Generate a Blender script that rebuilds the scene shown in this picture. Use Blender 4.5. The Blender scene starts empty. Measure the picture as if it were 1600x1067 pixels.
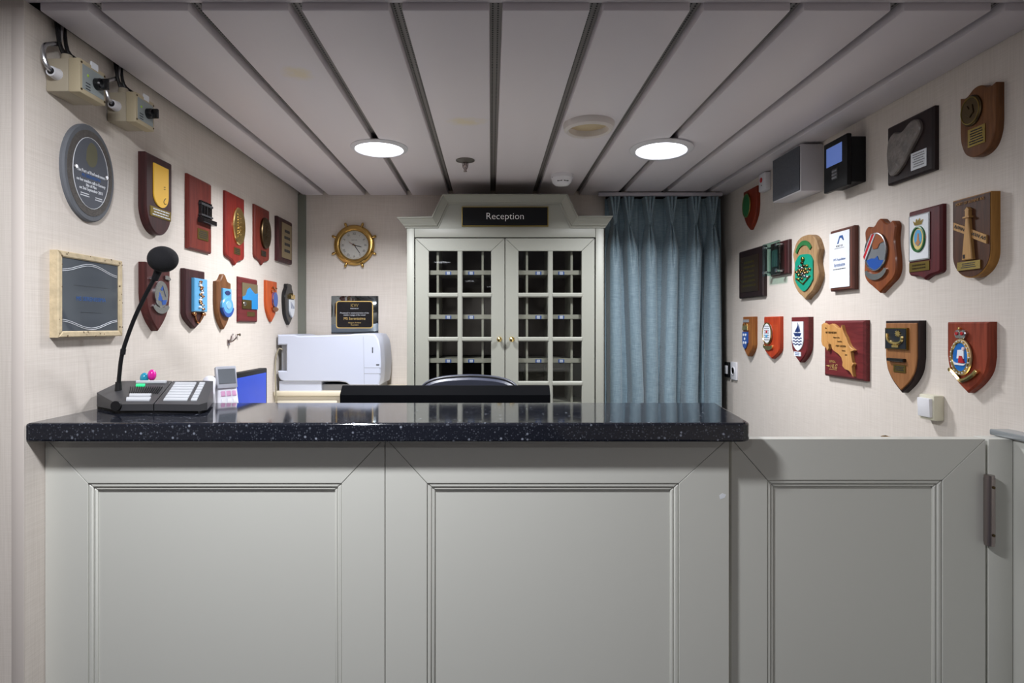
import bpy, bmesh, math, random
from mathutils import Vector, Matrix
random.seed(7)
SC = bpy.context.scene
COL = SC.collection
# ------------------------------------------------------------------ camera, light, exposure
F, CX, CY, CZ = 900.0, 767.0, 510.0, 1.35          # focal length and principal point in pixels of 1600x1067, eye height
XL, XR, DB, ZC = -1.172, 1.4375, 3.516, 2.15       # side walls, back wall distance, ceiling height
cam_d = bpy.data.cameras.new('camera'); cam = bpy.data.objects.new('camera', cam_d); COL.objects.link(cam)
cam.location = (0, 0, CZ); cam.rotation_euler = (math.pi/2, 0, 0)
cam_d.sensor_width = 36; cam_d.lens = F/1600*36
cam_d.shift_x = (800-CX)/1600; cam_d.shift_y = -(533.5-CY)/1600
cam_d.clip_start = 0.02
SC.camera = cam
wd = bpy.data.worlds.new('world'); SC.world = wd; wd.use_nodes = True
wd.node_tree.nodes['Background'].inputs[0].default_value = (0.75, 0.76, 0.8, 1)
wd.node_tree.nodes['Background'].inputs[1].default_value = 0.02
SC.view_settings.view_transform = 'Standard'; SC.view_settings.look = 'None'
SC.view_settings.exposure = 0.0; SC.view_settings.gamma = 1; SC.view_settings.use_curve_mapping = False
SC.cycles.use_denoising = True
SC.cycles.max_bounces = 8
LAMP_IN, LAMP_OUT, LAMP_KEY = 20.5, 12.0, 40.0     # watts of the two office downlights and of each foyer downlight

# ------------------------------------------------------------------ materials
def lin(h):
    h = h.lstrip('#'); r = []
    for i in (0, 2, 4):
        c = int(h[i:i+2], 16)/255
        r.append(c/12.92 if c <= .04045 else ((c+.055)/1.055)**2.4)
    return (*r, 1)
MATS = {}
def mat(name, col, rough=.5, metal=0, coat=0, emit=0, spec=.5, alpha=None, bump=0, bscale=200, var=0, vscale=6):
    if name in MATS: return MATS[name]
    m = bpy.data.materials.new(name); m.use_nodes = True
    nt = m.node_tree; b = nt.nodes['Principled BSDF']
    c = lin(col)
    b.inputs['Base Color'].default_value = c
    b.inputs['Roughness'].default_value = rough; b.inputs['Metallic'].default_value = metal
    b.inputs['Coat Weight'].default_value = coat; b.inputs['Coat Roughness'].default_value = .08
    b.inputs['Specular IOR Level'].default_value = spec
    if emit:
        b.inputs['Emission Color'].default_value = c; b.inputs['Emission Strength'].default_value = emit
    if var or bump:
        tc = nt.nodes.new('ShaderNodeTexCoord'); n = nt.nodes.new('ShaderNodeTexNoise')
        nt.links.new(tc.outputs['Object'], n.inputs['Vector'])
        if var:
            n.inputs['Scale'].default_value = vscale; n.inputs['Detail'].default_value = 5
            mx = nt.nodes.new('ShaderNodeMix'); mx.data_type = 'RGBA'
            mx.inputs['A'].default_value = tuple(x*(1-var) for x in c[:3])+(1,)
            mx.inputs['B'].default_value = tuple(min(1, x*(1+var)) for x in c[:3])+(1,)
            nt.links.new(n.outputs['Fac'], mx.inputs['Factor']); nt.links.new(mx.outputs['Result'], b.inputs['Base Color'])
        if bump:
            n2 = nt.nodes.new('ShaderNodeTexNoise'); n2.inputs['Scale'].default_value = bscale
            nt.links.new(tc.outputs['Object'], n2.inputs['Vector'])
            bp = nt.nodes.new('ShaderNodeBump'); bp.inputs['Strength'].default_value = bump; bp.inputs['Distance'].default_value = .002
            nt.links.new(n2.outputs['Fac'], bp.inputs['Height']); nt.links.new(bp.outputs['Normal'], b.inputs['Normal'])
    MATS[name] = m
    return m
def wood(name, c1, c2, rough=.5, coat=.06, axis=1, scale=9):
    if name in MATS: return MATS[name]
    m = bpy.data.materials.new(name); m.use_nodes = True
    nt = m.node_tree; b = nt.nodes['Principled BSDF']
    tc = nt.nodes.new('ShaderNodeTexCoord'); mp = nt.nodes.new('ShaderNodeMapping')
    s = [scale*9, scale*9, scale*9]; s[axis] = scale*.7
    mp.inputs['Scale'].default_value = s
    n = nt.nodes.new('ShaderNodeTexNoise'); n.inputs['Scale'].default_value = 1; n.inputs['Detail'].default_value = 6; n.inputs['Distortion'].default_value = .6
    cr = nt.nodes.new('ShaderNodeValToRGB'); cr.color_ramp.elements[0].position = .3; cr.color_ramp.elements[1].position = .72
    cr.color_ramp.elements[0].color = lin(c1); cr.color_ramp.elements[1].color = lin(c2)
    for a, c in ((tc.outputs['Object'], mp.inputs['Vector']), (mp.outputs['Vector'], n.inputs['Vector']), (n.outputs['Fac'], cr.inputs['Fac']), (cr.outputs['Color'], b.inputs['Base Color'])): nt.links.new(a, c)
    b.inputs['Roughness'].default_value = rough; b.inputs['Coat Weight'].default_value = coat; b.inputs['Coat Roughness'].default_value = .15; b.inputs['Specular IOR Level'].default_value = .3
    MATS[name] = m
    return m
def wallpaper():
    m = bpy.data.materials.new('wallpaper'); m.use_nodes = True
    nt = m.node_tree; b = nt.nodes['Principled BSDF']; tc = nt.nodes.new('ShaderNodeTexCoord')
    facs = []
    for sc in ((9, 9, 520), (520, 520, 9)):                   # weft and warp of the linen-look vinyl
        mp = nt.nodes.new('ShaderNodeMapping'); mp.inputs['Scale'].default_value = sc
        n = nt.nodes.new('ShaderNodeTexNoise'); n.inputs['Scale'].default_value = 1; n.inputs['Detail'].default_value = 3
        nt.links.new(tc.outputs['Object'], mp.inputs['Vector']); nt.links.new(mp.outputs['Vector'], n.inputs['Vector']); facs.append(n.outputs['Fac'])
    ad = nt.nodes.new('ShaderNodeMath'); ad.operation = 'ADD'; nt.links.new(facs[0], ad.inputs[0]); nt.links.new(facs[1], ad.inputs[1])
    cr = nt.nodes.new('ShaderNodeMapRange'); cr.inputs[1].default_value = .7; cr.inputs[2].default_value = 1.3
    nt.links.new(ad.outputs[0], cr.inputs[0])
    mx = nt.nodes.new('ShaderNodeMix'); mx.data_type = 'RGBA'; mx.inputs['A'].default_value = lin('#cac1b8'); mx.inputs['B'].default_value = lin('#d9d1c9')
    nt.links.new(cr.outputs[0], mx.inputs['Factor']); nt.links.new(mx.outputs['Result'], b.inputs['Base Color'])
    bp = nt.nodes.new('ShaderNodeBump'); bp.inputs['Strength'].default_value = .06; bp.inputs['Distance'].default_value = .001
    nt.links.new(ad.outputs[0], bp.inputs['Height']); nt.links.new(bp.outputs['Normal'], b.inputs['Normal'])
    b.inputs['Roughness'].default_value = .62
    return m
def ceiling_paint():
    m = bpy.data.materials.new('ceiling_paint'); m.use_nodes = True
    nt = m.node_tree; b = nt.nodes['Principled BSDF']; tc = nt.nodes.new('ShaderNodeTexCoord')
    n = nt.nodes.new('ShaderNodeTexNoise'); n.inputs['Scale'].default_value = 28; n.inputs['Detail'].default_value = 4
    nt.links.new(tc.outputs['Object'], n.inputs['Vector'])
    last = None
    for (x, y, sx, sy) in ((-.612, 1.823, .07, .08), (-.095, 2.25, .11, .07)):   # two old patches where tape was torn off
        mp = nt.nodes.new('ShaderNodeMapping'); mp.vector_type = 'POINT'
        mp.inputs['Location'].default_value = (-x/sx, -y/sy, -ZC/.2); mp.inputs['Scale'].default_value = (1/sx, 1/sy, 5)
        gr = nt.nodes.new('ShaderNodeTexGradient'); gr.gradient_type = 'SPHERICAL'
        nt.links.new(tc.outputs['Object'], mp.inputs['Vector']); nt.links.new(mp.outputs['Vector'], gr.inputs['Vector'])
        if last is None: last = gr.outputs['Fac']
        else:
            a = nt.nodes.new('ShaderNodeMath'); a.operation = 'ADD'; nt.links.new(last, a.inputs[0]); nt.links.new(gr.outputs['Fac'], a.inputs[1]); last = a.outputs[0]
    mu = nt.nodes.new('ShaderNodeMath'); mu.operation = 'MULTIPLY'; nt.links.new(last, mu.inputs[0]); nt.links.new(n.outputs['Fac'], mu.inputs[1])
    mr = nt.nodes.new('ShaderNodeMapRange'); mr.inputs[1].default_value = .1; mr.inputs[2].default_value = .42; mr.inputs[4].default_value = 1
    nt.links.new(mu.outputs[0], mr.inputs[0])
    mx = nt.nodes.new('ShaderNodeMix'); mx.data_type = 'RGBA'; mx.inputs['A'].default_value = lin('#e2dce0'); mx.inputs['B'].default_value = lin('#e3d8c2')
    nt.links.new(mr.outputs[0], mx.inputs['Factor']); nt.links.new(mx.outputs['Result'], b.inputs['Base Color'])
    b.inputs['Roughness'].default_value = .42
    return m
def granite():
    m = bpy.data.materials.new('black_speckled_stone'); m.use_nodes = True
    nt = m.node_tree; b = nt.nodes['Principled BSDF']; tc = nt.nodes.new('ShaderNodeTexCoord')
    def specks(scale, lo, hi, keep):
        v = nt.nodes.new('ShaderNodeTexVoronoi'); v.inputs['Scale'].default_value = scale
        nt.links.new(tc.outputs['Object'], v.inputs['Vector'])
        r = nt.nodes.new('ShaderNodeMapRange'); r.inputs[1].default_value = hi; r.inputs[2].default_value = lo
        nt.links.new(v.outputs['Distance'], r.inputs[0])
        s = nt.nodes.new('ShaderNodeSeparateColor'); nt.links.new(v.outputs['Color'], s.inputs[0])
        g = nt.nodes.new('ShaderNodeMapRange'); g.inputs[1].default_value = keep; g.inputs[2].default_value = 1
        nt.links.new(s.outputs[0], g.inputs[0])
        mu = nt.nodes.new('ShaderNodeMath'); mu.operation = 'MULTIPLY'; nt.links.new(r.outputs[0], mu.inputs[0]); nt.links.new(g.outputs[0], mu.inputs[1])
        return mu.outputs[0]
    a = specks(75, .12, .3, .66); c = specks(190, .12, .45, .35)
    mc = nt.nodes.new('ShaderNodeMath'); mc.operation = 'MULTIPLY'; mc.inputs[1].default_value = .3; nt.links.new(c, mc.inputs[0])
    ad = nt.nodes.new('ShaderNodeMath'); ad.operation = 'ADD'; ad.use_clamp = True; nt.links.new(a, ad.inputs[0]); nt.links.new(mc.outputs[0], ad.inputs[1])
    mx = nt.nodes.new('ShaderNodeMix'); mx.data_type = 'RGBA'; mx.inputs['A'].default_value = lin('#1b1d25'); mx.inputs['B'].default_value = lin('#8f95a2')
    nt.links.new(ad.outputs[0], mx.inputs['Factor']); nt.links.new(mx.outputs['Result'], b.inputs['Base Color'])
    b.inputs['Roughness'].default_value = .07; b.inputs['Specular IOR Level'].default_value = .6
    return m
def curtain_cloth():
    m = bpy.data.materials.new('blue_curtain_cloth'); m.use_nodes = True
    nt = m.node_tree; b = nt.nodes['Principled BSDF']; tc = nt.nodes.new('ShaderNodeTexCoord')
    fs = []
    for sc in ((30, 30, 500), (600, 600, 20)):
        mp = nt.nodes.new('ShaderNodeMapping'); mp.inputs['Scale'].default_value = sc
        n = nt.nodes.new('ShaderNodeTexNoise'); n.inputs['Scale'].default_value = 1
        nt.links.new(tc.outputs['Object'], mp.inputs['Vector']); nt.links.new(mp.outputs['Vector'], n.inputs['Vector']); fs.append(n.outputs['Fac'])
    ad = nt.nodes.new('ShaderNodeMath'); ad.operation = 'ADD'; nt.links.new(fs[0], ad.inputs[0]); nt.links.new(fs[1], ad.inputs[1])
    mr = nt.nodes.new('ShaderNodeMapRange'); mr.inputs[1].default_value = .7; mr.inputs[2].default_value = 1.3; nt.links.new(ad.outputs[0], mr.inputs[0])
    mx = nt.nodes.new('ShaderNodeMix'); mx.data_type = 'RGBA'; mx.inputs['A'].default_value = lin('#627986'); mx.inputs['B'].default_value = lin('#889da8')
    nt.links.new(mr.outputs[0], mx.inputs['Factor']); nt.links.new(mx.outputs['Result'], b.inputs['Base Color'])
    b.inputs['Roughness'].default_value = .55; b.inputs['Sheen Weight'].default_value = .3
    return m
def pane_glass(name, tint, refl=1.0):
    m = bpy.data.materials.new(name); m.use_nodes = True
    nt = m.node_tree; nt.nodes.clear()
    o = nt.nodes.new('ShaderNodeOutputMaterial'); t = nt.nodes.new('ShaderNodeBsdfTransparent'); g = nt.nodes.new('ShaderNodeBsdfGlossy')
    t.inputs[0].default_value = lin(tint); g.inputs['Roughness'].default_value = .02
    lw = nt.nodes.new('ShaderNodeLayerWeight'); lw.inputs[0].default_value = .5
    pw = nt.nodes.new('ShaderNodeMath'); pw.operation = 'POWER'; pw.inputs[1].default_value = 5; nt.links.new(lw.outputs['Facing'], pw.inputs[0])
    mu = nt.nodes.new('ShaderNodeMath'); mu.operation = 'MULTIPLY_ADD'; mu.inputs[1].default_value = .95; mu.inputs[2].default_value = .04*refl; mu.use_clamp = True; nt.links.new(pw.outputs[0], mu.inputs[0])
    mx = nt.nodes.new('ShaderNodeMixShader')
    nt.links.new(mu.outputs[0], mx.inputs[0]); nt.links.new(t.outputs[0], mx.inputs[1]); nt.links.new(g.outputs[0], mx.inputs[2]); nt.links.new(mx.outputs[0], o.inputs[0])
    return m
def perforated():
    m = bpy.data.materials.new('perforated_joint'); m.use_nodes = True
    nt = m.node_tree; b = nt.nodes['Principled BSDF']; tc = nt.nodes.new('ShaderNodeTexCoord')
    sp = nt.nodes.new('ShaderNodeSeparateXYZ'); nt.links.new(tc.outputs['Object'], sp.inputs[0])
    w = nt.nodes.new('ShaderNodeMath'); w.operation = 'MULTIPLY'; w.inputs[1].default_value = 2*math.pi/.011; nt.links.new(sp.outputs[1], w.inputs[0])
    s = nt.nodes.new('ShaderNodeMath'); s.operation = 'SINE'; nt.links.new(w.outputs[0], s.inputs[0])
    g = nt.nodes.new('ShaderNodeMath'); g.operation = 'GREATER_THAN'; g.inputs[1].default_value = -.2; nt.links.new(s.outputs[0], g.inputs[0])
    mx = nt.nodes.new('ShaderNodeMix'); mx.data_type = 'RGBA'; mx.inputs['A'].default_value = lin('#8d8886'); mx.inputs['B'].default_value = lin('#0c0b0c')
    nt.links.new(g.outputs[0], mx.inputs['Factor']); nt.links.new(mx.outputs['Result'], b.inputs['Base Color'])
    return m
M_WALL = wallpaper(); M_CEIL = ceiling_paint(); M_STONE = granite(); M_CURT = curtain_cloth(); M_PERF = perforated()
M_GLASS = pane_glass('cabinet_glass', '#f3f3f1'); M_ACRYL = pane_glass('acrylic_glass', '#cfe6de', 1.6)
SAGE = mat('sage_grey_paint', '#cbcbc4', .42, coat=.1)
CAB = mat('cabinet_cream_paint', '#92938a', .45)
CABIN = mat('cabinet_shade_brown', '#3a322e', .6)  # shade of the unlit interior put into the back panel's colour
DARK = mat('unlit_void_black', '#0d0c0d', .8)  # near-black wall colour stands in for the unlit space behind the curtain
BRASS = mat('polished_brass', '#bd9a5a', .2, 1); OLDBRASS = mat('aged_brass', '#8f7c45', .35, 1); GOLD = mat('bright_gold', '#ecd08a', .2, 1)
BRONZE = mat('dark_bronze', '#5a4c37', .35, 1); SILVER = mat('silver_metal', '#c4c6ca', .25, 1); STEEL = mat('brushed_steel', '#a59a98', .35, 1)
COPPER = mat('copper_relief', '#c98a5e', .25, 1)
MAHOG = wood('dark_mahogany', '#2a1416', '#4a2324'); REDW = wood('red_mahogany', '#6e1a17', '#8e2a22'); REDB = wood('red_brown_wood', '#5e1f1a', '#7c3226')
ROSE = wood('dark_rosewood', '#301a1c', '#49272a'); WALN = wood('walnut_brown', '#5e3a20', '#80532f'); ORNG = wood('orange_brown_wood', '#a8431c', '#c25a26')
OAK = wood('light_oak', '#94682f', '#b58342'); DARKW = wood('very_dark_wood', '#1c1213', '#2c1b1b'); DRIFT = wood('pale_brown_wood', '#8a6b4a', '#a98a63', .6, .1)
MARO = wood('maroon_wood', '#561a1c', '#71272a', axis=0)
BLACKP = mat('black_plastic', '#111114', .55, spec=.3); CHARC = mat('charcoal_plastic', '#37373a', .45); WHITEP = mat('white_plastic', '#dadadf', .4)
PRN = mat('printer_white', '#bcc2d3', .4, coat=.1); GREYP = mat('grey_plastic', '#8c8d92', .5); BEIGEP = mat('beige_plastic', '#a99f8c', .5)
YELLOW = mat('yellow_enamel', '#f7c23a', .5); BLUE = mat('blue_enamel', '#1f4fa0', .3, coat=.4); LBLUE = mat('light_blue_enamel', '#5aa6d6', .3, coat=.4)
TEAL = mat('teal_green_enamel', '#0e8a70', .35, coat=.3); WHITE = mat('white_enamel', '#e4e8ee', .3); NAVY = mat('navy_enamel', '#1c2f63', .3)
RED = mat('red_enamel', '#b3222a', .3); BLK = mat('black_enamel', '#0d0d10', .25); INK = mat('printed_ink', '#22242b', .6); GREEN = mat('green_enamel', '#2c6a3a', .4)
WINK = mat('white_print', '#d5d8de', .5); GINK = mat('gold_print', '#e0c078', .4, .5); BINK = mat('blue_print', '#1c4f8f', .5)

# ------------------------------------------------------------------ mesh collecting
class G:
    def __init__(s): s.v = []; s.f = []
    def add(s, vs, fs):
        o = len(s.v); s.v += [tuple(p) for p in vs]; s.f += [tuple(i+o for i in f) for f in fs]; return s
    def box(s, x0, x1, y0, y1, z0, z1, b=0, seg=2):
        if not b:
            return s.add([(x, y, z) for x in (x0, x1) for y in (y0, y1) for z in (z0, z1)],
                         [(0,1,3,2), (4,6,7,5), (0,4,5,1), (2,3,7,6), (0,2,6,4), (1,5,7,3)])
        bm = bmesh.new(); bmesh.ops.create_cube(bm, size=1)
        for v in bm.verts: v.co = Vector(((x0+x1)/2+v.co.x*(x1-x0), (y0+y1)/2+v.co.y*(y1-y0), (z0+z1)/2+v.co.z*(z1-z0)))
        bmesh.ops.bevel(bm, geom=bm.edges[:], offset=b, segments=seg, profile=.5, affect='EDGES')
        bm.verts.ensure_lookup_table(); bm.verts.index_update()
        s.add([v.co for v in bm.verts], [[v.index for v in f.verts] for f in bm.faces]); bm.free(); return s
    def prism(s, pts, z0, z1, ch=0, cz=None):
        area = sum(pts[i-1][0]*pts[i][1]-pts[i][0]*pts[i-1][1] for i in range(len(pts)))
        if area < 0: pts = pts[::-1]
        n = len(pts); rings = [[(x, y, z0) for x, y in pts]]
        if ch:
            cz = cz or ch; ins = []
            for i in range(n):
                a, b, c = Vector(pts[i-1]), Vector(pts[i]), Vector(pts[(i+1) % n])
                d1 = (b-a).normalized(); d2 = (c-b).normalized()
                n1 = Vector((-d1.y, d1.x)); n2 = Vector((-d2.y, d2.x)); m = n1+n2
                m = m/max(.35, m.length_squared/2) if m.length > 1e-6 else n1
                ins.append(b+m*ch)
            rings += [[(x, y, z1-cz) for x, y in pts], [(p.x, p.y, z1) for p in ins]]
        else: rings.append([(x, y, z1) for x, y in pts])
        vs = [p for r in rings for p in r]; fs = [tuple(range(n))[::-1]]
        for k in range(len(rings)-1):
            for i in range(n): j = (i+1) % n; fs.append((k*n+i, k*n+j, (k+1)*n+j, (k+1)*n+i))
        k = len(rings)-1; fs.append(tuple(range(k*n, k*n+n)))
        return s.add(vs, fs)
    def tube(s, pts, r, n=10, cap=True):
        pts = [Vector(p) for p in pts]; R = r if isinstance(r, (list, tuple)) else [r]*len(pts)
        t0 = (pts[1]-pts[0]).normalized(); u = t0.orthogonal().normalized(); vs = []
        for i, p in enumerate(pts):
            t = (pts[min(i+1, len(pts)-1)]-pts[max(i-1, 0)]).normalized()
            u = (u-t*u.dot(t)).normalized(); w = t.cross(u)
            vs += [p+(u*math.cos(2*math.pi*k/n)+w*math.sin(2*math.pi*k/n))*R[i] for k in range(n)]
        fs = [(i*n+k, i*n+(k+1) % n, (i+1)*n+(k+1) % n, (i+1)*n+k) for i in range(len(pts)-1) for k in range(n)]
        if cap: fs += [tuple(range(n))[::-1], tuple(range((len(pts)-1)*n, len(pts)*n))]
        return s.add(vs, fs)
    def lathe(s, prof, n=32, c=(0, 0, 0), sx=1, sy=1):
        vs = [(c[0]+r*sx*math.cos(2*math.pi*k/n), c[1]+r*sy*math.sin(2*math.pi*k/n), c[2]+h) for r, h in prof for k in range(n)]
        m = len(prof)
        fs = [(i*n+k, i*n+(k+1) % n, (i+1)*n+(k+1) % n, (i+1)*n+k) for i in range(m-1) for k in range(n)]
        if prof[0][0] > 1e-6: fs.append(tuple(range(n))[::-1])
        if prof[-1][0] > 1e-6: fs.append(tuple(range((m-1)*n, m*n)))
        return s.add(vs, fs)
    def ball(s, c, rx, ry, rz, n=20, m=12):
        return s.lathe([(max(1e-7, math.sin(math.pi*i/m)), -math.cos(math.pi*i/m)*rz) for i in range(m+1)], n, c, rx, ry)
    def ring(s, c, R, r, n=32, m=8, sy=1):
        vs = []; fs = []
        for i in range(n):
            a = 2*math.pi*i/n
            for k in range(m):
                b = 2*math.pi*k/m; q = R+r*math.cos(b); vs.append((c[0]+q*math.cos(a), c[1]+q*math.sin(a)*sy, c[2]+r*math.sin(b)))
                fs.append((i*m+k, ((i+1) % n)*m+k, ((i+1) % n)*m+(k+1) % m, i*m+(k+1) % m))
        return s.add(vs, fs)
    def xf(s, M): s.v = [tuple(M @ Vector(p)) for p in s.v]; return s
WM = {}
I4 = Matrix.Identity(4)
def build(g, name, m, parent=None, M=None, label=None, sharp=35):
    """link one mesh object; vertices are in frame M (None: the parent's own frame)"""
    me = bpy.data.meshes.new(name)
    vs = g.v
    if M is not None:
        T = (WM[parent.name].inverted() if parent else I4) @ M
        vs = [tuple(T @ Vector(p)) for p in vs]
    me.from_pydata(vs, [], g.f)
    bm = bmesh.new(); bm.from_mesh(me); bmesh.ops.recalc_face_normals(bm, faces=bm.faces); bm.to_mesh(me); bm.free()
    me.polygons.foreach_set('use_smooth', [True]*len(me.polygons)); me.set_sharp_from_angle(angle=math.radians(sharp))
    me.materials.append(m)
    o = bpy.data.objects.new(name, me); COL.objects.link(o)
    if parent: o.parent = parent; WM[o.name] = WM[parent.name]
    else: WM[o.name] = I4
    if label: o['label'] = label
    return o
def thing(name, label, cat, M=I4, group=None):
    o = bpy.data.objects.new(name, None); COL.objects.link(o); o.empty_display_size = .05
    o.matrix_world = M; WM[o.name] = M.copy()
    o['label'] = label; o['category'] = cat
    if group: o['group'] = group
    return o
def tag(o, label, cat, group=None):
    o['label'] = label; o['category'] = cat
    if group: o['group'] = group
    return o
def struct(name, g, m, label=None):
    o = build(g, name, m); o['kind'] = 'structure'
    o['label'] = label or name.replace('_', ' '); o['category'] = name.split('_')[0]
    return o
def text(s, size, p, m, parent, M=None, ext=.0004, align='CENTER', name='lettering', sx=1, shear=0):
    cu = bpy.data.curves.new('t', 'FONT'); cu.body = s; cu.size = size; cu.align_x = align; cu.align_y = 'CENTER'; cu.extrude = ext; cu.shear = shear
    cu.resolution_u = 3; cu.offset = -.012*size if size > .03 else 0
    ob = bpy.data.objects.new('t', cu); me = bpy.data.meshes.new_from_object(ob)
    g = G(); g.add([(v.co.x*sx+p[0], v.co.y+p[1], v.co.z+p[2]) for v in me.vertices], [tuple(f.vertices) for f in me.polygons])
    bpy.data.objects.remove(ob); bpy.data.curves.remove(cu); bpy.data.meshes.remove(me)
    return build(g, name, m, parent, M)
def frame(side, D, z, X=None):
    """local x to the right as seen from the room, y up, z out of the wall"""
    if side == 'L': c = ((0, 1, 0), (0, 0, 1), (1, 0, 0)); o = (XL, D, z)
    elif side == 'R': c = ((0, -1, 0), (0, 0, 1), (-1, 0, 0)); o = (XR, D, z)
    else: c = ((1, 0, 0), (0, 0, 1), (0, -1, 0)); o = (X or 0, D, z)
    M = Matrix.Identity(4)
    for i in range(3):
        for j in range(3): M[j][i] = c[i][j]
        M[i][3] = o[i]
    return M
def at(x, y, D): return Vector(((x-CX)*D/F, D, CZ+(CY-y)*D/F))

# ------------------------------------------------------------------ the setting
struct('floor', G().box(-3, 1.55, -6.1, 4.4, -.05, 0), mat('dark_blue_carpet', '#2a2d3a', .95, var=.3, vscale=60), 'dark carpet floor of the reception and foyer')
struct('wall_left', G().box(-3, XL, 1.445, 3.7, 0, 2.17), M_WALL, 'cream linen-textured wall on the left with hanging plaques')
struct('wall_right', G().box(XR, 1.55, -6.1, 4.4, 0, 2.3), M_WALL, 'cream linen-textured wall on the right with plaques')
struct('wall_back', G().box(XL, .70, DB, 3.62, 0, 2.3), M_WALL, 'cream wall at the back behind clock and cabinet')
struct('wall_recess', G().box(.5, XR, 4.3, 4.4, 0, 2.3), DARK, 'dark recess behind the blue curtain')
struct('wall_foyer_left', G().box(-3.1, -3, -6.1, 1.6, 0, 2.3), M_WALL, 'cream wall of the foyer on the left')
struct('wall_foyer_rear', G().box(-3, 1.5, -6.1, -6, 0, 2.3), M_WALL, 'cream wall at the far end of the foyer')
struct('trim_1', G().box(XL, XL+.045, DB-.02, DB, 0, ZC), mat('grey_green_trim', '#77796f', .5), 'grey vertical corner strip left of the clock')
struct('trim_2', G().box(XL-.03, XL+.0015, 1.4435, 1.447, 0, 2.15, .0012), mat('corner_bead', '#cfc6bf', .5), 'pale corner bead on the left wall end')
ceil = struct('ceiling', G().box(-3, 1.5, 1.46, 4.4, 2.19, 2.25), mat('ceiling_void', '#3a3839', .8), 'panelled ceiling over the reception')
PITCH = .2546; JX = [.0129+PITCH*k for k in range(-4, 6)]
edges = [XL+.028]+JX+[XR]
for i in range(len(edges)-1):
    x0 = edges[i]+(.0165 if i else 0); x1 = edges[i+1]-(.0165 if i < len(edges)-2 else 0)
    build(G().box(x0, x1, 1.46, DB-.002, ZC, ZC+.034, .004), 'ceiling_panel', M_CEIL, ceil, I4)
for x in JX:
    build(G().box(x-.0165, x+.0165, 1.462, DB-.002, ZC+.028, ZC+.032), 'joint_strip', mat('joint_grey', '#8f8a87', .5), ceil, I4)
    g = G()
    for dx in (-.008, .006): g.box(x+dx-.0022, x+dx+.0022, 1.464, DB-.01, ZC+.0272, ZC+.0281)
    build(g, 'perforation_rows', M_PERF, ceil, I4)
struct('ceiling_foyer', G().box(-3, 1.5, -6, 1.459, 2.17, 2.25), M_CEIL, 'plain ceiling of the foyer')

def downlight(x, y, R, r, label, energy, z=ZC, group=None, spread=150):
    t = thing('downlight', label, 'ceiling light', Matrix.Translation((x, y, z)), group)
    build(G().lathe([(r, -.004), (r+.004, -.011), (R-.01, -.010), (R, -.003), (R, 0), (r, 0)], 48), 'rim', WHITEP, t)
    build(G().lathe([(r, -.004), (r*.6, -.0055), (1e-6, -.006)], 40), 'diffuser', mat('lit_diffuser', '#f4f7ff', .5, emit=6), t)
    l = bpy.data.lights.new('downlight_lamp', 'AREA'); l.shape = 'DISK'; l.size = r*1.8; l.energy = energy; l.color = (.95, .965, 1); l.spread = math.radians(spread)
    lo = bpy.data.objects.new('downlight_lamp', l); COL.objects.link(lo); lo.parent = t; lo.location = (0, 0, -.014)
    return t
downlight(-.50, 2.58, .127, .104, 'lit round ceiling light on the left, above the clock side', LAMP_IN, group='office downlights')
dl = downlight(.763, 2.58, .138, .108, 'lit round ceiling light on the right, near the curtain', LAMP_IN, group='office downlights')
dl.rotation_euler = (math.radians(-2), math.radians(2), 0); dl.location.z -= .006
for i, (x, y) in enumerate(((-.55, .70), (-.62, -.87), (-.37, -3.9), (.0, -5.4))):
    downlight(x, y, .127, .104, 'round foyer ceiling light in front of the counter' if i == 0 else 'round foyer ceiling light mirrored %s in the cabinet glass' % ('', 'highest', 'second highest', 'lowest')[i], LAMP_OUT if i else LAMP_KEY, 2.17, 'foyer downlights', 160 if i else 180)
# empty light ring
t = thing('recessed_ring', 'empty white ring of a missing ceiling light', 'ceiling ring', Matrix.Translation((.387, 2.278, ZC)))
build(G().lathe([(.076, .0), (.078, -.024), (.086, -.030), (.096, -.022), (.101, -.004), (.101, 0)], 48), 'ring', mat('white_ring', '#dcd6d2', .4), t)
build(G().lathe([(.078, -.001), (.076, .011), (1e-6, .0115)], 40), 'recess', mat('cream_recess', '#c9b795', .6), t)
for dx in (-.03, .02): build(G().box(dx-.004, dx+.004, .02, .05, .0, .006), 'clip', BRONZE, t)
# sprinkler
t = thing('sprinkler', 'small metal sprinkler head on the ceiling between the lights', 'sprinkler', Matrix.Translation((-.123, 2.77, ZC)))
build(G().lathe([(.045, 0), (.045, -.004), (.02, -.012), (.012, -.014), (.012, 0)], 32), 'rosette', mat('grey_metal', '#77726e', .4, .8), t)
g = G().lathe([(.008, -.01), (.010, -.03), (.006, -.034), (.005, -.05), (.008, -.052), (.008, -.056), (1e-6, -.057)], 16); build(g, 'nozzle', STEEL, t)
g = G(); g.tube([(-.014, 0, -.013), (-.011, 0, -.035), (0, 0, -.052)], .0022, 8); g.tube([(.014, 0, -.013), (.011, 0, -.035), (0, 0, -.052)], .0022, 8); build(g, 'yoke_arms', STEEL, t)
# smoke detector
t = thing('smoke_detector', 'white round smoke detector on the ceiling beside the curtain', 'smoke detector', Matrix.Translation((.375, 3.04, ZC)))
build(G().lathe([(.058, 0), (.058, -.02), (.054, -.024), (.05, -.04), (.036, -.054), (.03, -.056), (1e-6, -.058)], 40), 'body', WHITEP, t)
for a in (-.35, .35):
    g = G().box(-.013, .013, -.002, .002, -.002, .002); g.xf(Matrix.Rotation(a, 4, 'Z') @ Matrix.Translation((0, -.0475, -.041))); build(g, 'vent_slot', BLK, t)
build(G().ball((-.05, -.022, -.018), .004, .004, .004, 10, 6), 'indicator', BLK, t)

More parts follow.
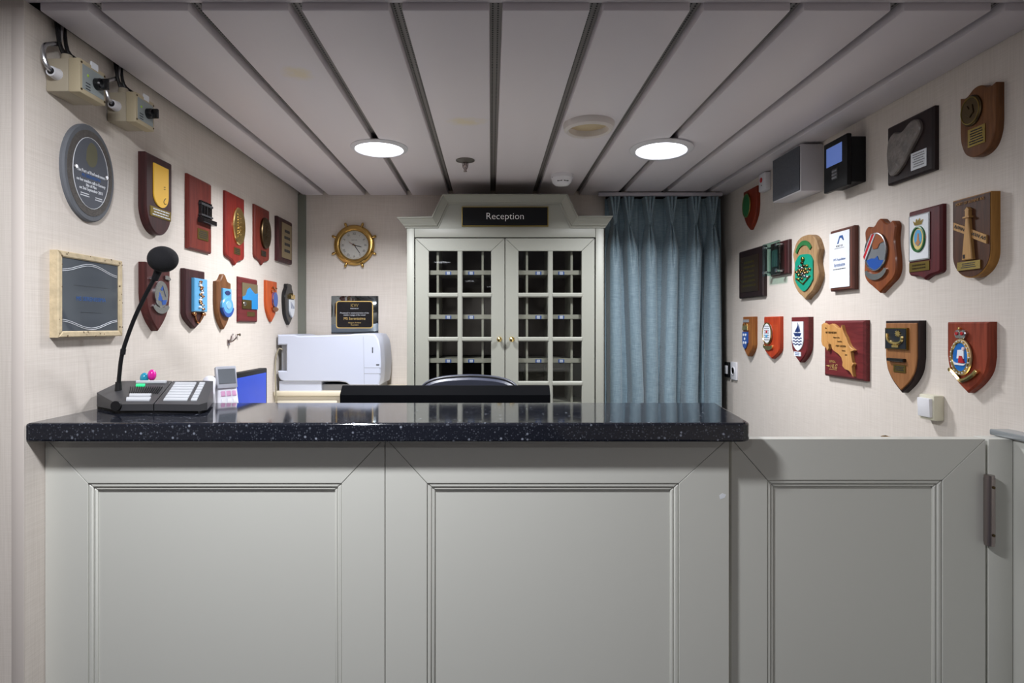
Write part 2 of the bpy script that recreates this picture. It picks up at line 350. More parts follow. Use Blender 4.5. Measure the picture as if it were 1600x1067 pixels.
# ------------------------------------------------------------------ plaques on the walls
def cr(P, n=6):
    out = []
    for i in range(len(P)-1):
        p0, p1, p2, p3 = P[max(i-1, 0)], P[i], P[i+1], P[min(i+2, len(P)-1)]
        for k in range(n):
            t = k/n
            out.append(tuple(.5*((2*p1[j])+(-p0[j]+p2[j])*t+(2*p0[j]-5*p1[j]+4*p2[j]-p3[j])*t*t+(-p0[j]+3*p1[j]-3*p2[j]+p3[j])*t**3) for j in range(len(p1))))
    return out+[tuple(P[-1])]
def sym(half):                      # right half from top centre to bottom centre -> closed outline (x -.5...5, y 0..1)
    h = [p for p in half]; L = [(-x, y) for x, y in h if x > 1e-6][::-1]
    return h+L
def U(v0=.35): return sym([(0, 1), (.5, 1)]+[(.5*math.cos(a), v0-v0*math.sin(a)) for a in [math.pi/2*k/12 for k in range(13)]])
def heater(v0=.5): return sym([(0, 1), (.5, 1)]+cr([(.5, v0), (.44, v0*.62), (.26, v0*.28), (0, 0)], 6))
def vee(v0=.25): return sym([(0, 1), (.5, 1)]+cr([(.5, v0), (.42, v0*.66), (.22, v0*.3), (0, 0)], 4))
def rect01(): return sym([(0, 1), (.5, 1), (.5, 0), (0, 0)])
def ogee(v0=.18): return sym([(0, 1), (.5, 1)]+cr([(.5, v0), (.46, v0*.7), (.34, v0*.55), (.16, v0*.4), (0, 0)], 5))
PEAK = sym(cr([(0, 1), (.08, .985), (.16, .93), (.28, .875), (.5, .85)], 5)+cr([(.5, .66), (.5, .5), (.44, .3), (.26, .13), (0, 0)], 6))
LOBES = sym(cr([(0, 1), (.07, .985), (.16, .93), (.27, .905), (.36, .93), (.43, .915), (.48, .86), (.47, .78), (.45, .68), (.47, .55), (.5, .42), (.5, .28), (.42, .18), (.24, .1), (0, 0)], 5))
VIOLIN = sym(cr([(0, 1), (.2, .985), (.36, .92), (.45, .82), (.5, .74)], 5)+cr([(.48, .69), (.45, .63), (.44, .54), (.48, .44), (.5, .36), (.44, .25), (.28, .12), (.1, .05), (0, 0)], 5))
HUMP = sym(cr([(0, 1), (.12, .985), (.24, .935), (.36, .91), (.5, .935)], 3)+cr([(.5, .42), (.47, .26), (.36, .1), (.18, .02), (0, 0)], 5))
BULGE = sym(cr([(0, 1), (.18, 1), (.26, .97), (.28, .9), (.4, .82), (.5, .68), (.48, .45), (.36, .2), (0, 0)], 5))
class P:
    def __init__(s, side, xn, xf, t, top, bot, name, label, cat='plaque', group=None):
        Xw = -XL if side == 'L' else XR
        Dn = F*Xw/abs(CX-xn); Df = F*(Xw-t)/abs(CX-xf)
        z = [CZ+(CY-y)/F*(F*(Xw-t)/abs(CX-x)) for x, y in (top, bot)]
        s.w = Df-Dn; s.h = z[0]-z[1]; s.t = t
        s.r = thing(name, label, cat, frame(side, (Dn+Df)/2, z[1]), group)
    def n(s, u, v): return ((u-.5)*s.w, v*s.h)
    def board(s, outline, m, ch=.004, cz=None, name='backboard', k=1.0, z0=0, z1=None):
        return build(G().prism([(x*s.w*k, (y-.5)*s.h*k+.5*s.h) for x, y in outline], z0, s.t if z1 is None else z1, ch, cz), name, m, s.r)
    def poly(s, name, pts, m, z1=.003, z0=-.001, ch=0, par=None, label=None):
        return build(G().prism([s.n(*p) for p in pts], s.t+z0, s.t+z1, ch), name, m, par or s.r, label=label)
    def rect(s, name, u0, v0, u1, v1, m, z1=.002, z0=-.001, ch=0, par=None): return s.poly(name, [(u0, v0), (u1, v0), (u1, v1), (u0, v1)], m, z1, z0, ch, par)
    def oval(s, name, cu, cv, ru, rv, m, z1=.004, z0=-.001, ch=.0015, n=36, par=None):
        return s.poly(name, [(cu+ru*math.cos(2*math.pi*k/n), cv+rv*math.sin(2*math.pi*k/n)) for k in range(n)], m, z1, z0, ch, par)
    def rim(s, name, cu, cv, ru, rv, m, r=.003, z=.004, par=None):
        g = G(); a = [(cu+ru*math.cos(2*math.pi*k/36), cv+rv*math.sin(2*math.pi*k/36)) for k in range(37)]
        g.tube([(*s.n(*p), s.t+z) for p in a], r, 6, False); return build(g, name, m, par or s.r)
    def curve(s, name, pts, m, r=.002, z=.003, par=None):
        return build(G().tube([(*s.n(*p), s.t+z) for p in pts], r, 6), name, m, par or s.r)
    def text(s, tx, u, v, size, m, z=.0025, par=None, sx=1, shear=0): return text(tx, size, (*s.n(u, v), s.t+z), m, par or s.r, sx=sx, shear=shear)
    def lines(s, u0, v0, u1, v1, n, m, z=.0022, par=None):       # print too small to read: rows of short strokes
        g = G(); rnd = random.Random(n*7+int(u0*100))
        for i in range(n):
            v = v1-(i+.5)*(v1-v0)/n; hh = (v1-v0)/n*.22; m_ = rnd.uniform(0, .14)*(u1-u0); u = u0+m_
            while u < u1-m_:
                e = min(u1-m_, u+rnd.uniform(.06, .16)*(u1-u0)); a, b = s.n(u, v-hh), s.n(e, v+hh)
                g.box(a[0], b[0], a[1], b[1], s.t+z-.0008, s.t+z); u = e+.025*(u1-u0)
        return build(g, 'small_print', m, par or s.r)
    def arc(s, name, cu, cv, ru, rv, a0, a1, wd, m, z1=.004, par=None):
        A = [math.radians(a0+(a1-a0)*k/14) for k in range(15)]
        o = [(cu+ru*math.cos(a), cv+rv*math.sin(a)) for a in A]; i = [(cu+(ru-wd)*math.cos(a), cv+(rv-wd)*math.sin(a)) for a in A][::-1]
        return s.poly(name, o+i, m, z1, -.001, 0, par)
# --- left wall, upper row
p = P('L', 215.6, 268.7, .027, (228, 236), (247.5, 367), 'shield_plaque', 'dark wooden shield with yellow panel, nearest on the left wall'); p.board(U(.36), MAHOG, .004)
y = p.poly('yellow_panel', [(.25, .9), (.82, .9)]+[(.535+.285*math.cos(a), .52-.16*math.sin(a)) for a in [math.pi*k/14 for k in range(15)]], YELLOW, .004)
p.curve('crescent_mark', cr([(.70, .5), (.64, .47), (.62, .44), (.66, .42), (.72, .43)], 4), BLK, .0014, .004, y); p.curve('small_mark', [(.62, .64), (.68, .645)], BLK, .0012, .004, y); p.curve('small_mark', [(.62, .61), (.68, .615)], BLK, .0012, .004, y)
b = p.rect('name_plate', .14, .22, .94, .345, OLDBRASS); p.lines(.2, .23, .9, .335, 3, WINK, .0026, b)
p = P('L', 288.75, 331, .015, (293.4, 269.6), (293.4, 387.2), 'rectangular_plaque', 'red-brown rectangular plaque with black barred relief in the middle'); p.board(rect01(), REDB, .006)
r = p.rect('black_base', .38, .395, .98, .46, BLK, .024, ch=.002); rr = G()
for k in range(7): a, b = p.n(.42+k*.075, .46), p.n(.445+k*.075, .70); rr.box(a[0], b[0], a[1], b[1], p.t, p.t+.010)
build(rr, 'bars', BLK, p.r); p.rect('cross_bar', .4, .64, .92, .67, CHARC, .013); p.rect('cross_bar', .4, .49, .92, .515, CHARC, .013)
for k in range(4): p.curve('bar_edge', [(.44+k*.12, .5), (.44+k*.12, .68)], SILVER, .0006, .0105)
b = p.rect('name_plate', .36, .16, .82, .31, OLDBRASS); p.lines(.4, .18, .78, .29, 4, INK, .0023, b)
for (xn, xf, t, top, bot, lab, wm, om, oz) in ((348.2, 382, .0145, (353.4, 297.2), (362.8, 413.4), 'bright red plaque with shiny brass oval and ogee foot', REDW, GOLD, .009), (394.3, 421, .013, (398.4, 318.4), (406.9, 413.4), 'red-brown plaque with dull bronze oval and ogee foot', REDB, BRONZE, .014)):
    p = P('L', xn, xf, t, top, bot, 'oval_plaque', lab); p.board(ogee(.16), wm, .004)
    o = p.oval('oval_medallion', .64, .57, .33, .27, om, oz, ch=.004)
    for k in range(5): p.curve('relief', cr([(.55+random.uniform(-.1, .1), .42+k*.05), (.64, .47+k*.05), (.72+random.uniform(-.05, .05), .45+k*.06)], 3), om, .0022, oz, o)
    p.lines(.5, .4, .8, .75, 9, om, oz+.001, o)
    b = p.rect('name_plate', .4, .16, .74, .255, OLDBRASS if om is GOLD else BRONZE); p.lines(.44, .17, .7, .245, 3, INK, .0023, b)
p = P('L', 429, 457, .02, (432, 335.5), (432, 406), 'framed_plaque', 'dark framed plaque with beige plate, next to the corner'); p.board(rect01(), MAHOG, .008, .006)
b = p.rect('engraved_plate', .24, .1, .9, .9, mat('beige_plate', '#9a8a68', .35, .6), .003); p.lines(.34, .2, .82, .8, 4, INK, .0035, b)
# --- left wall, lower row
p = P('L', 216.2, 265.9, .026, (227.8, 408.5), (244.7, 517.4), 'shield_plaque', 'dark red shield with silver oval and blue ship, behind the microphone'); p.board(heater(.55), wood('deep_red_brown', '#3e1c1b', '#5a2a28'), .004)
o = p.oval('oval_badge', .56, .55, .28, .2, SILVER, .007); p.poly('sail', [(.4, .46), (.46, .58), (.55, .5), (.58, .44)], BLUE, .008, .005, par=o); p.poly('sail', [(.5, .62), (.6, .68), (.58, .6)], BLUE, .008, .005, par=o); p.poly('hull', [(.54, .46), (.76, .47), (.7, .4), (.58, .39)], BLUE, .008, .005, par=o); p.curve('mast', [(.58, .68), (.72, .52)], NAVY, .001, .0075, o)
p.arc('scroll', .56, .42, .36, .16, 200, 340, .09, SILVER, .006); p.arc('upper_scroll', .78, .76, .2, .08, 20, 110, .06, SILVER, .006); p.oval('stud', .17, .76, .05, .03, SILVER, .008)
p = P('L', 281.8, 320.25, .019, (289.7, 418.9), (304.7, 513.5), 'shield_plaque', 'dark shield with light blue relief panel and copper figures'); p.board(vee(.26), ROSE, .004)
o = p.rect('relief_panel', .3, .29, .98, .86, LBLUE, .012, ch=.003)
for k in range(16):
    u, v = random.uniform(.4, .9), .34+k*.031
    p.oval('figure', u*.35+.42, v, .07, .02, (COPPER, WHITE, SILVER, COPPER)[k % 4], .018, .01, .002, 10, o)
p.curve('copper_bracket', cr([(.32, .27), (.42, .24), (.5, .14), (.62, .1), (.72, .15), (.84, .26), (.92, .27)], 4), COPPER, .0035, .004); p.oval('copper_knob', .38, .25, .08, .03, COPPER, .01); p.oval('copper_knob', .86, .25, .08, .03, COPPER, .01)
p = P('L', 332.8, 361, .018, (345, 427), (346.9, 514.6), 'shield_plaque', 'brown shield with peaked top and blue round emblem'); p.board(PEAK, WALN, .004)
o = p.rect('emblem_top', .28, .48, .9, .74, LBLUE, .009, ch=.003); p.oval('emblem_disc', .6, .42, .4, .17, LBLUE, .012, ch=.004); p.arc('arch', .59, .64, .22, .06, 20, 160, .08, NAVY, .011, o); p.oval('emblem_centre', .62, .44, .2, .08, mat('pale_blue', '#84b4dc', .4), .014, ch=.003); p.arc('scroll', .6, .42, .42, .2, 190, 350, .07, BLUE, .013)
p = P('L', 369.4, 402.6, .012, (373, 431.6), (373, 502.8), 'rectangular_plaque', 'maroon rectangular plaque with blue map and brass corner'); p.board(rect01(), MARO, .006)
o = p.rect('map_field', .14, .3, .97, .88, mat('olive_brown_field', '#6d6147', .5), .003); p.poly('blue_map', [(.14, .56), (.3, .6), (.4, .74), (.52, .79), (.66, .72), (.8, .66), (.97, .68), (.97, .3), (.62, .3), (.62, .5), (.14, .5)], mat('map_blue', '#1f86c8', .35), .0045, .002, par=o)
p.rect('brass_square', .14, .3, .6, .5, OLDBRASS, .005, .002, par=o); p.oval('silver_dot', .24, .41, .07, .05, SILVER, .008, .002, par=o); b = p.rect('name_plate', .4, .13, .82, .235, GOLD)
p = P('L', 412, 433, .015, (414.5, 437), (421, 502.8), 'shield_plaque', 'orange-brown shield with small blue oval and copper scroll'); p.board(heater(.5), ORNG, .004)
o = p.oval('oval_badge', .72, .55, .22, .19, BLUE, .008); p.rim('oval_rim', .72, .55, .22, .19, COPPER, .002, .006, o); p.curve('copper_crest', cr([(.45, .82), (.6, .86), (.75, .8), (.9, .84)], 4), COPPER, .004, .003); p.arc('scroll', .72, .35, .3, .1, 180, 350, .12, COPPER, .008); p.oval('copper_knob', .45, .75, .06, .03, COPPER, .008)
p = P('L', 439.7, 459.4, .02, (447, 442.5), (450, 507.5), 'shield_plaque', 'black curved plaque with gold crown and white shield, beside the corner'); p.board(BULGE, BLK, .004)
p.poly('white_shield', [(.42, .62), (.92, .62), (.92, .36), (.82, .24), (.67, .18), (.52, .24), (.42, .36)], WHITE, .008); p.poly('gold_crown', [(.46, .64), (.46, .74), (.58, .7), (.67, .78), (.78, .7), (.9, .74), (.9, .64)], GOLD, .012)
for k in range(4): p.curve('shield_mark', [(.5+k*.1, .56-k*.03), (.56+k*.1, .4)], NAVY, .0012, .0085)
# --- slate disc and framed glass
p = P('L', 92, 179, .012, (130, 190), (143, 347), 'slate_plaque', 'large oval grey slate plaque with engraved lettering below the switch boxes'); sl = mat('grey_slate', '#64676d', .65, spec=.25, var=.15, vscale=30, bump=.3, bscale=160)
n = 56; p.board([(.5*math.cos(2*math.pi*k/n), .5+.5*math.sin(2*math.pi*k/n)) for k in range(n)], sl, .004)
p.oval('carved_band', .5, .5, .44, .44, mat('carved_slate', '#575350', .8, bump=1.2, bscale=260, var=.35, vscale=120), .0012, ch=0, n=48)
o = p.oval('inner_disc', .5, .5, .34, .36, mat('smooth_slate', '#5d6068', .7, var=.1, spec=.15), .0022, ch=0, n=48); p.rim('engraved_ring', .5, .5, .345, .365, WINK, .0009, .002, o)
p.poly('faded_crest', cr([(.4, .62), (.42, .74), (.5, .82), (.6, .78), (.62, .66), (.56, .58), (.46, .57), (.4, .62)], 4), mat('olive_paint', '#65634f', .7), .0026, par=o)
for u in (.2, .8): p.oval('screw', u, .515, .035, .026, SILVER, .006, ch=.002, n=16)
for tx, v, sz, m_ in (('The Port of Peel welcomes', .5, .0135, WINK), ('MS SERENISSIMA', .455, .0135, BINK), ('on her maiden call to Ramsey', .405, .0125, WINK), ('Isle of Man', .365, .0125, WINK), ('on 2nd September 2013', .325, .0125, WINK)): p.text(tx, .5, v, sz, m_, .0026, o, .8)
p.lines(.28, .24, .47, .285, 2, WINK, .0027, o); p.lines(.56, .23, .74, .275, 2, WINK, .0027, o)
p = P('L', 77.5, 192, .023, (90.7, 390), (90.7, 527.5), 'framed_glass', 'square dark engraved glass in a chipped cream stone frame', 'picture frame'); fr = mat('chipped_cream_stone', '#bfae8f', .7, var=.35, vscale=45, bump=.6, bscale=90)
w, h, e = p.w, p.h, .017
for nm, pts in (('frame_side', [(-w/2, 0), (-w/2+e, e), (-w/2+e, h-e), (-w/2, h)]), ('frame_side', [(w/2, 0), (w/2, h), (w/2-e, h-e), (w/2-e, e)]), ('frame_rail', [(-w/2, 0), (w/2, 0), (w/2-e, e), (-w/2+e, e)]), ('frame_rail', [(-w/2, h), (-w/2+e, h-e), (w/2-e, h-e), (w/2, h)])): build(G().prism(pts, 0, p.t, .003), nm, fr, p.r)
o = build(G().box(-w/2+e, w/2-e, e, h-e, .004, .018), 'glass', mat('dark_mirror_glass', '#666c75', .1, .45), p.r)
for tx, v, sz in (('— — — — — — —', .62, .016), ('MS SERENISSIMA', .46, .017), ('— — — — —', .3, .014)): text(tx, sz, (0, v*h, .0182), INK if v != .46 else BINK, o, None, .0003)
for v, sg in ((.84, 1), (.82, 1), (.14, -1), (.16, -1)): build(G().tube([(x*w, v*h+sg*.012*math.cos(x*7), .0183) for x in [-.42+.07*k for k in range(13)]], .0009, 5), 'engraved_line', WINK, o)
CHIP = mat('chip_brown', '#5c4a35', .9)
for k in range(26):
    a = random.random(); q = random.uniform(.002, .015); u, v_ = ((a-.5)*w, q) if k % 4 == 0 else ((a-.5)*w, h-q) if k % 4 == 1 else (-w/2+q, a*h) if k % 4 == 2 else (w/2-q, a*h)
    r_ = random.uniform(.0012, .003); build(G().prism([(u+r_*random.uniform(.6, 1.2)*math.cos(b), v_+r_*random.uniform(.6, 1.2)*math.sin(b)) for b in [math.pi*2*z/6 for z in range(6)]], p.t-.002, p.t+.0004), 'chip', CHIP, p.r)

# --- right wall, top
p = P('R', 1467.2, 1385.8, .019, (1460, 163.5), (1460, 264.3), 'stone_plaque', 'black rectangular plaque with polished stone slab and white note'); p.board(rect01(), DARKW, .006)
p.poly('stone_slab', cr([(.06, .52), (.1, .74), (.22, .84), (.4, .8), (.6, .9), (.76, .86), (.8, .7), (.7, .56), (.56, .4), (.4, .22), (.22, .12), (.1, .2), (.06, .52)], 5)[:-1], mat('polished_stone', '#77706b', .3, var=.75, vscale=26, bump=.8, bscale=60), .012, ch=.004)
b = p.rect('white_note', .56, .1, .88, .38, WHITE, .0025); p.lines(.6, .13, .85, .36, 6, GREYP, .003, b)
p = P('R', 1569.3, 1500, .0255, (1537, 129.5), (1527, 244), 'shield_plaque', 'brown wooden shield with bronze seal, highest on the right wall'); p.board(HUMP, WALN, .0022)
o = p.oval('bronze_seal', .36, .68, .3, .22, BRONZE, .007, ch=.003); p.rim('seal_rim', .36, .68, .26, .19, OLDBRASS, .0018, .007, o); p.poly('seal_eagle', [(.24, .64), (.3, .76), (.36, .7), (.44, .76), (.48, .64), (.36, .58)], BRONZE, .010, .004, .001, o)
b = p.rect('engraved_plate', .25, .16, .74, .42, OLDBRASS); p.lines(.28, .18, .71, .4, 6, INK, .0026, b)
p = P('R', 1188, 1161.5, .02, (1163, 299.8), (1175, 357.8), 'shield_plaque', 'small red-brown shield with green disc, below the alarm box'); p.board(heater(.55), wood('red_varnish', '#6a2213', '#8a3218'), .004)
o = p.oval('green_disc', .3, .62, .28, .28, GREEN, .008, ch=.003); p.rim('gold_rim', .3, .62, .29, .29, OLDBRASS, .003, .005, o)
# --- right wall, middle row
p = P('R', 1198.7, 1154.3, .022, (1192, 383), (1192, 462.5), 'framed_plaque', 'dark wooden plaque with brown engraved plate, next to the curtain'); p.board(rect01(), DARKW, .006)
b = p.rect('engraved_plate', .1, .12, .84, .86, mat('brown_plate', '#4a3a2c', .3, .7), .003); p.lines(.2, .2, .74, .78, 6, OLDBRASS, .0036, b)
p = P('R', 1237.5, 1203.6, .0175, (1230, 374), (1230, 427.5), 'glass_plaque', 'clear glass plate on chrome studs over a dark wooden board'); p.board(rect01(), MAHOG, .004)
o = build(G().box(-.60*p.w, .34*p.w, -.0, p.h*1.0, .040, .050, .002), 'glass_plate', M_ACRYL, p.r)
build(G().box(-.16*p.w, .16*p.w, p.h*.25, p.h*.75, .0392, .0398), 'etched_panel', mat('etched_grey', '#59626a', .6), o)
for u in (-.48, .24):
    for v in (.12, .88): build(G().lathe([(.006, .0175), (.006, .052), (.009, .052), (.008, .056), (1e-6, .057)], 16, (u*p.w, v*p.h, 0)), 'chrome_stud', SILVER, p.r)
p = P('R', 1288.7, 1238.6, .028, (1262, 366.3), (1259, 468), 'crest_plaque', 'pale brown curvy shield with green enamel and gilt crest'); p.board(VIOLIN, DRIFT, .004)
p.arc('green_motto_band', .47, .62, .37, .3, 35, 150, .07, GREEN, .005)
o = p.poly('green_field', cr([(.14, .6), (.3, .7), (.5, .705), (.72, .68), (.84, .58)], 4)+[(.84, .32)]+cr([(.84, .3), (.7, .2), (.5, .13), (.3, .2), (.14, .32)], 4), TEAL, .005)
for k in range(22):
    a = k*2.4; q = .03+.008*k
    p.oval('crest_relief', .46+q*1.4*math.cos(a), .44+q*.75*math.sin(a), .05, .022, (OLDBRASS, COPPER, SILVER, BRONZE)[k % 4], .012, .003, .002, 8, o)
p.oval('crest_head', .48, .63, .05, .035, OLDBRASS, .013, ch=.002, n=12, par=o); p.curve('gilt_chevron', [(.2, .34), (.48, .24), (.76, .36)], GOLD, .004, .006, o)
p = P('R', 1341.7, 1296.6, .022, (1333, 351.6), (1333, 452), 'certificate_plaque', 'brown plaque with white printed certificate and blue logo'); p.board(rect01(), wood('cocoa_wood', '#4d2b22', '#653a2e'), .006)
b = p.rect('white_sheet', .02, .055, .88, .95, WHITE, .003)
p.poly('blue_logo', [(.36, .76), (.42, .76), (.48, .845), (.54, .85), (.62, .80), (.66, .80), (.60, .885), (.47, .885)], BINK, .0036, .001, par=b)
p.text('PORT OF', .46, .72, .011, INK, .0032, b); p.lines(.24, .675, .66, .70, 1, GREYP, .0034, b); p.text('M/S Expedition', .46, .505, .0145, BINK, .0032, b, .9); p.text('Serenissima', .46, .42, .0175, BINK, .0032, b, .9); p.rect('underline', .24, .39, .68, .394, BINK, .0034, .002, par=b); p.lines(.12, .335, .78, .365, 1, INK, .0034, b)
p = P('R', 1409.9, 1350.2, .022, (1380, 340), (1376, 457.6), 'crest_plaque', 'brown lobed shield with silver oval of ship and waves'); p.board(LOBES, wood('chestnut_wood', '#6e3415', '#8a4a20'), .004)
o = p.oval('oval_field', .42, .56, .34, .25, mat('pewter_grey', '#878b90', .35, .5), .006, ch=0); p.rim('silver_rim', .42, .56, .34, .25, SILVER, .003, .006, o)
p.poly('brown_sky', [(.3, .72), (.46, .80), (.66, .74), (.72, .68), (.56, .66), (.5, .6), (.36, .6)], mat('rust_enamel', '#8a4a22', .4), .008, .004, par=o)
p.poly('blue_sea', [(.14, .46), (.3, .48), (.42, .47), (.5, .5), (.54, .44), (.72, .43), (.62, .36), (.42, .31), (.24, .37)], BLUE, .008, .004, par=o)
p.poly('red_banner', [(.06, .52), (.34, .80), (.44, .80), (.1, .46)], RED, .010, .004, par=o); p.curve('banner_edge', [(.1, .46), (.44, .80)], WHITE, .003, .009, o); p.curve('banner_edge', [(.05, .53), (.33, .81)], WHITE, .002, .009, o)
p.arc('scroll', .42, .35, .36, .17, 195, 345, .08, SILVER, .007)
p = P('R', 1479, 1419, .018, (1470, 318), (1446, 437), 'tile_plaque', 'dark red plaque with white tile, green wreath and gold crown'); p.board(ogee(.12), wood('cherry_red_wood', '#48131a', '#5e1a20'), .006)
fm = p.rect('tile_frame', .05, .28, .7, .93, SILVER, .003); o = p.rect('white_tile', .08, .295, .67, .915, WHITE, .0045, ch=.001)
p.rim('green_wreath', .37, .58, .2, .17, GREEN, .0045, .005, o); p.oval('gold_ring', .37, .58, .17, .15, mat('cream_gold', '#d9c27a', .4), .0055, .002, .001, 30, o); p.oval('blue_scene', .37, .6, .12, .115, LBLUE, .0062, .002, 0, 30, o); p.poly('figure_scene', [(.29, .53), (.34, .56), (.36, .66), (.4, .66), (.41, .56), (.45, .53), (.37, .48)], mat('sand_brown', '#b07a4a', .5), .0068, .002, par=o)
p.poly('gold_crown', [(.27, .78), (.22, .845), (.3, .82), (.32, .87), (.37, .83), (.42, .87), (.44, .82), (.52, .845), (.47, .78)], GOLD, .007, .002, par=o); p.oval('pink_rose', .16, .57, .03, .03, mat('rose_pink', '#d09a92', .5), .006, .002, 0, 14, o); p.oval('pink_rose', .58, .59, .03, .03, mat('rose_pink', '#d09a92', .5), .006, .002, 0, 14, o)
b = p.rect('name_plate', .05, .13, .68, .26, OLDBRASS); p.lines(.1, .15, .62, .24, 2, BRONZE, .0026, b)
p = P('R', 1563.4, 1489, .027, (1548.4, 298.2), (1519.4, 433.75), 'lighthouse_plaque', 'oak-edged walnut shield with carved lighthouse and banner'); p.board(U(.3), OAK, .001)
p.board(U(.3), wood('dark_walnut', '#3a2012', '#5a3520'), 0, None, 'walnut_face', .975, .02, p.t+.0015)
p.text('PORT OF RØNNE A/S', .48, .935, .0118, OAK, .003, None, .9)
L = wood('lighthouse_oak', '#a87c48', '#c49a62')
p.poly('banner_left', [(.07, .72), (.44, .625), (.44, .53), (.07, .625)], L, .006); p.poly('banner_right', [(.5, .605), (.93, .49), (.93, .385), (.5, .50)], L, .006)
for tx, u, v in (('RØNNE', .26, .625), ('HAVN A/S', .72, .495)):
    ob = text(tx, .0135, (0, 0, 0), INK, p.r); c_ = Vector((*p.n(u, v), p.t+.0066)); R_ = Matrix.Rotation(math.atan2(-.095*p.h, .37*p.w), 4, 'Z'); ob.data.transform(Matrix.Translation(c_) @ R_)
p.poly('tower', [(.34, .22), (.62, .22), (.52, .74), (.44, .74)], L, .012, ch=.002); p.rect('gallery', .4, .735, .57, .755, L, .015); p.rect('lantern', .44, .755, .53, .83, L, .012); p.poly('lantern_roof', [(.42, .83), (.55, .83), (.485, .87)], L, .012); p.rect('tower_door', .38, .24, .44, .29, DARKW, .0125, .01)
b = p.rect('name_plate', .17, .1, .78, .205, GOLD, .006); p.lines(.25, .12, .7, .19, 3, INK, .0066, b)
# --- right wall, lower row
p = P('R', 1183.75, 1160.8, .029, (1162, 495), (1170, 557), 'shield_plaque', 'small orange-brown shield with blue arms and gold crest, nearest the curtain'); p.board(vee(.3), wood('amber_wood', '#7a431c', '#96602c'), .003)
o = p.poly('blue_arms', [(.04, .62), (.6, .62), (.6, .34), (.44, .22), (.3, .18), (.12, .24), (.04, .34)], BLUE, .006); p.poly('gold_crest', [(.04, .66), (.1, .82), (.22, .76), (.34, .84), (.46, .76), (.6, .82), (.66, .66)], GOLD, .008, ch=.002)
for u, v in ((.2, .54), (.42, .54), (.31, .44), (.2, .34), (.42, .34)): p.oval('silver_star', u, v, .07, .035, WHITE, .008, .003, .001, 8, o)
p.rect('grey_ribbon', .06, .86, .66, .93, GREYP, .003)
p = P('R', 1224.25, 1193.5, .02, (1195, 495), (1208, 560.75), 'shield_plaque', 'orange-red shield with white round dial and gold scroll'); p.board(vee(.26), wood('orange_red_wood', '#9a2f16', '#b9451f'), .004)
o = p.oval('white_dial', .3, .6, .27, .24, WHITE, .009, ch=.003); p.rim('gold_rim', .3, .6, .28, .25, GOLD, .004, .007, o); p.oval('red_centre', .3, .64, .05, .035, RED, .011, .005, .001, 12, o); p.poly('teal_cup', [(.22, .57), (.38, .57), (.34, .5), (.26, .5)], LBLUE, .011, .005, par=o); p.lines(.12, .42, .48, .8, 7, GREYP, .0095, o)
p.arc('gold_scroll', .32, .32, .34, .12, 200, 340, .1, GOLD, .006); p.oval('scroll_end', .58, .28, .05, .05, GOLD, .008, n=12); p.oval('scroll_end', .08, .3, .05, .04, GOLD, .008, n=12)
p = P('R', 1271.2, 1236.25, .026, (1240, 495.5), (1252, 566.75), 'shield_plaque', 'maroon shield with white panel of navy ship above waves'); p.board(heater(.45), MARO, .004)
o = p.poly('white_panel', [(.1, .9), (.78, .9), (.78, .5)]+cr([(.78, .48), (.68, .34), (.44, .26), (.2, .36), (.1, .5)], 4), WHITE, .004)
p.poly('ship_hull', [(.2, .65), (.68, .65), (.6, .575), (.3, .575)], NAVY, .005, .002, par=o); p.poly('ship_sail', [(.28, .67), (.5, .84), (.56, .67)], NAVY, .005, .002, par=o); p.poly('ship_sail', [(.54, .84), (.62, .68), (.57, .68)], NAVY, .005, .002, par=o); p.curve('mast', [(.45, .65), (.47, .88)], NAVY, .0014, .004, o)
for k in range(3): p.curve('wave', [(.18+q*.043, .53-k*.065+.014*math.sin(q*1.3)) for q in range(13)], NAVY, .0028, .0035, o)
b = p.rect('white_label', .22, .14, .62, .235, WHITE, .003); p.lines(.26, .15, .58, .225, 2, BINK, .0036, b)
p = P('R', 1359.3, 1287.3, .022, (1350, 500), (1350, 595.8), 'map_plaque', 'maroon rectangular plaque with raised wooden country map'); p.board(rect01(), MARO, .008, .007)
MAPP = [(.02, .93), (.08, .96), (.16, .92), (.24, .93), (.30, .945), (.38, .91), (.44, .87), (.52, .86), (.545, .92), (.57, .85), (.6, .78), (.66, .70), (.7, .62), (.74, .56), (.8, .525), (.84, .50), (.8, .48), (.76, .47), (.78, .38), (.8, .30), (.83, .27), (.79, .22), (.8, .16), (.82, .06), (.76, .12), (.72, .15), (.62, .17), (.56, .22), (.57, .28), (.54, .36), (.46, .42), (.36, .46), (.3, .5), (.28, .57), (.22, .6), (.15, .64), (.13, .66), (.2, .58), (.21, .5), (.17, .46), (.14, .51), (.04, .55), (.01, .62)]
o = p.poly('raised_map', MAPP, wood('map_ash_wood', '#b07c42', '#c9985c', .5, .1), .013, ch=.001)
for tx, u, v, sz in (('The', .14, .865, .009), ('M/V SERENISSIMA', .28, .785, .0125), ('Maiden Call to', .42, .7, .009), ('Costa Rica', .5, .635, .009), ('PORT CALDERA', .53, .555, .0115), ('October', .6, .48, .008), ('2014', .66, .41, .008)): p.text(tx, u, v, sz, BRONZE, .0134, o, .82)
p.text('SCM S.A.', .24, .27, .0135, GINK, .001, None, .85); p.text('HLG', .27, .185, .026, GINK, .001, None, .95, .25); p.poly('logo_arrow', [(.06, .19), (.16, .205), (.16, .17)], GINK, .0014); p.lines(.14, .12, .36, .14, 1, GINK, .001)
p = P('R', 1447.3, 1382, .027, (1434.7, 500.5), (1411, 614.2), 'shield_plaque', 'light brown shield with dark edge and gilt boat panel'); p.board(heater(.5), DARKW, .002, z1=p.t-.004); p.board(heater(.5), wood('honey_walnut', '#7e5230', '#9c6b42'), .002, None, 'front_face', .93, p.t-.006, p.t)
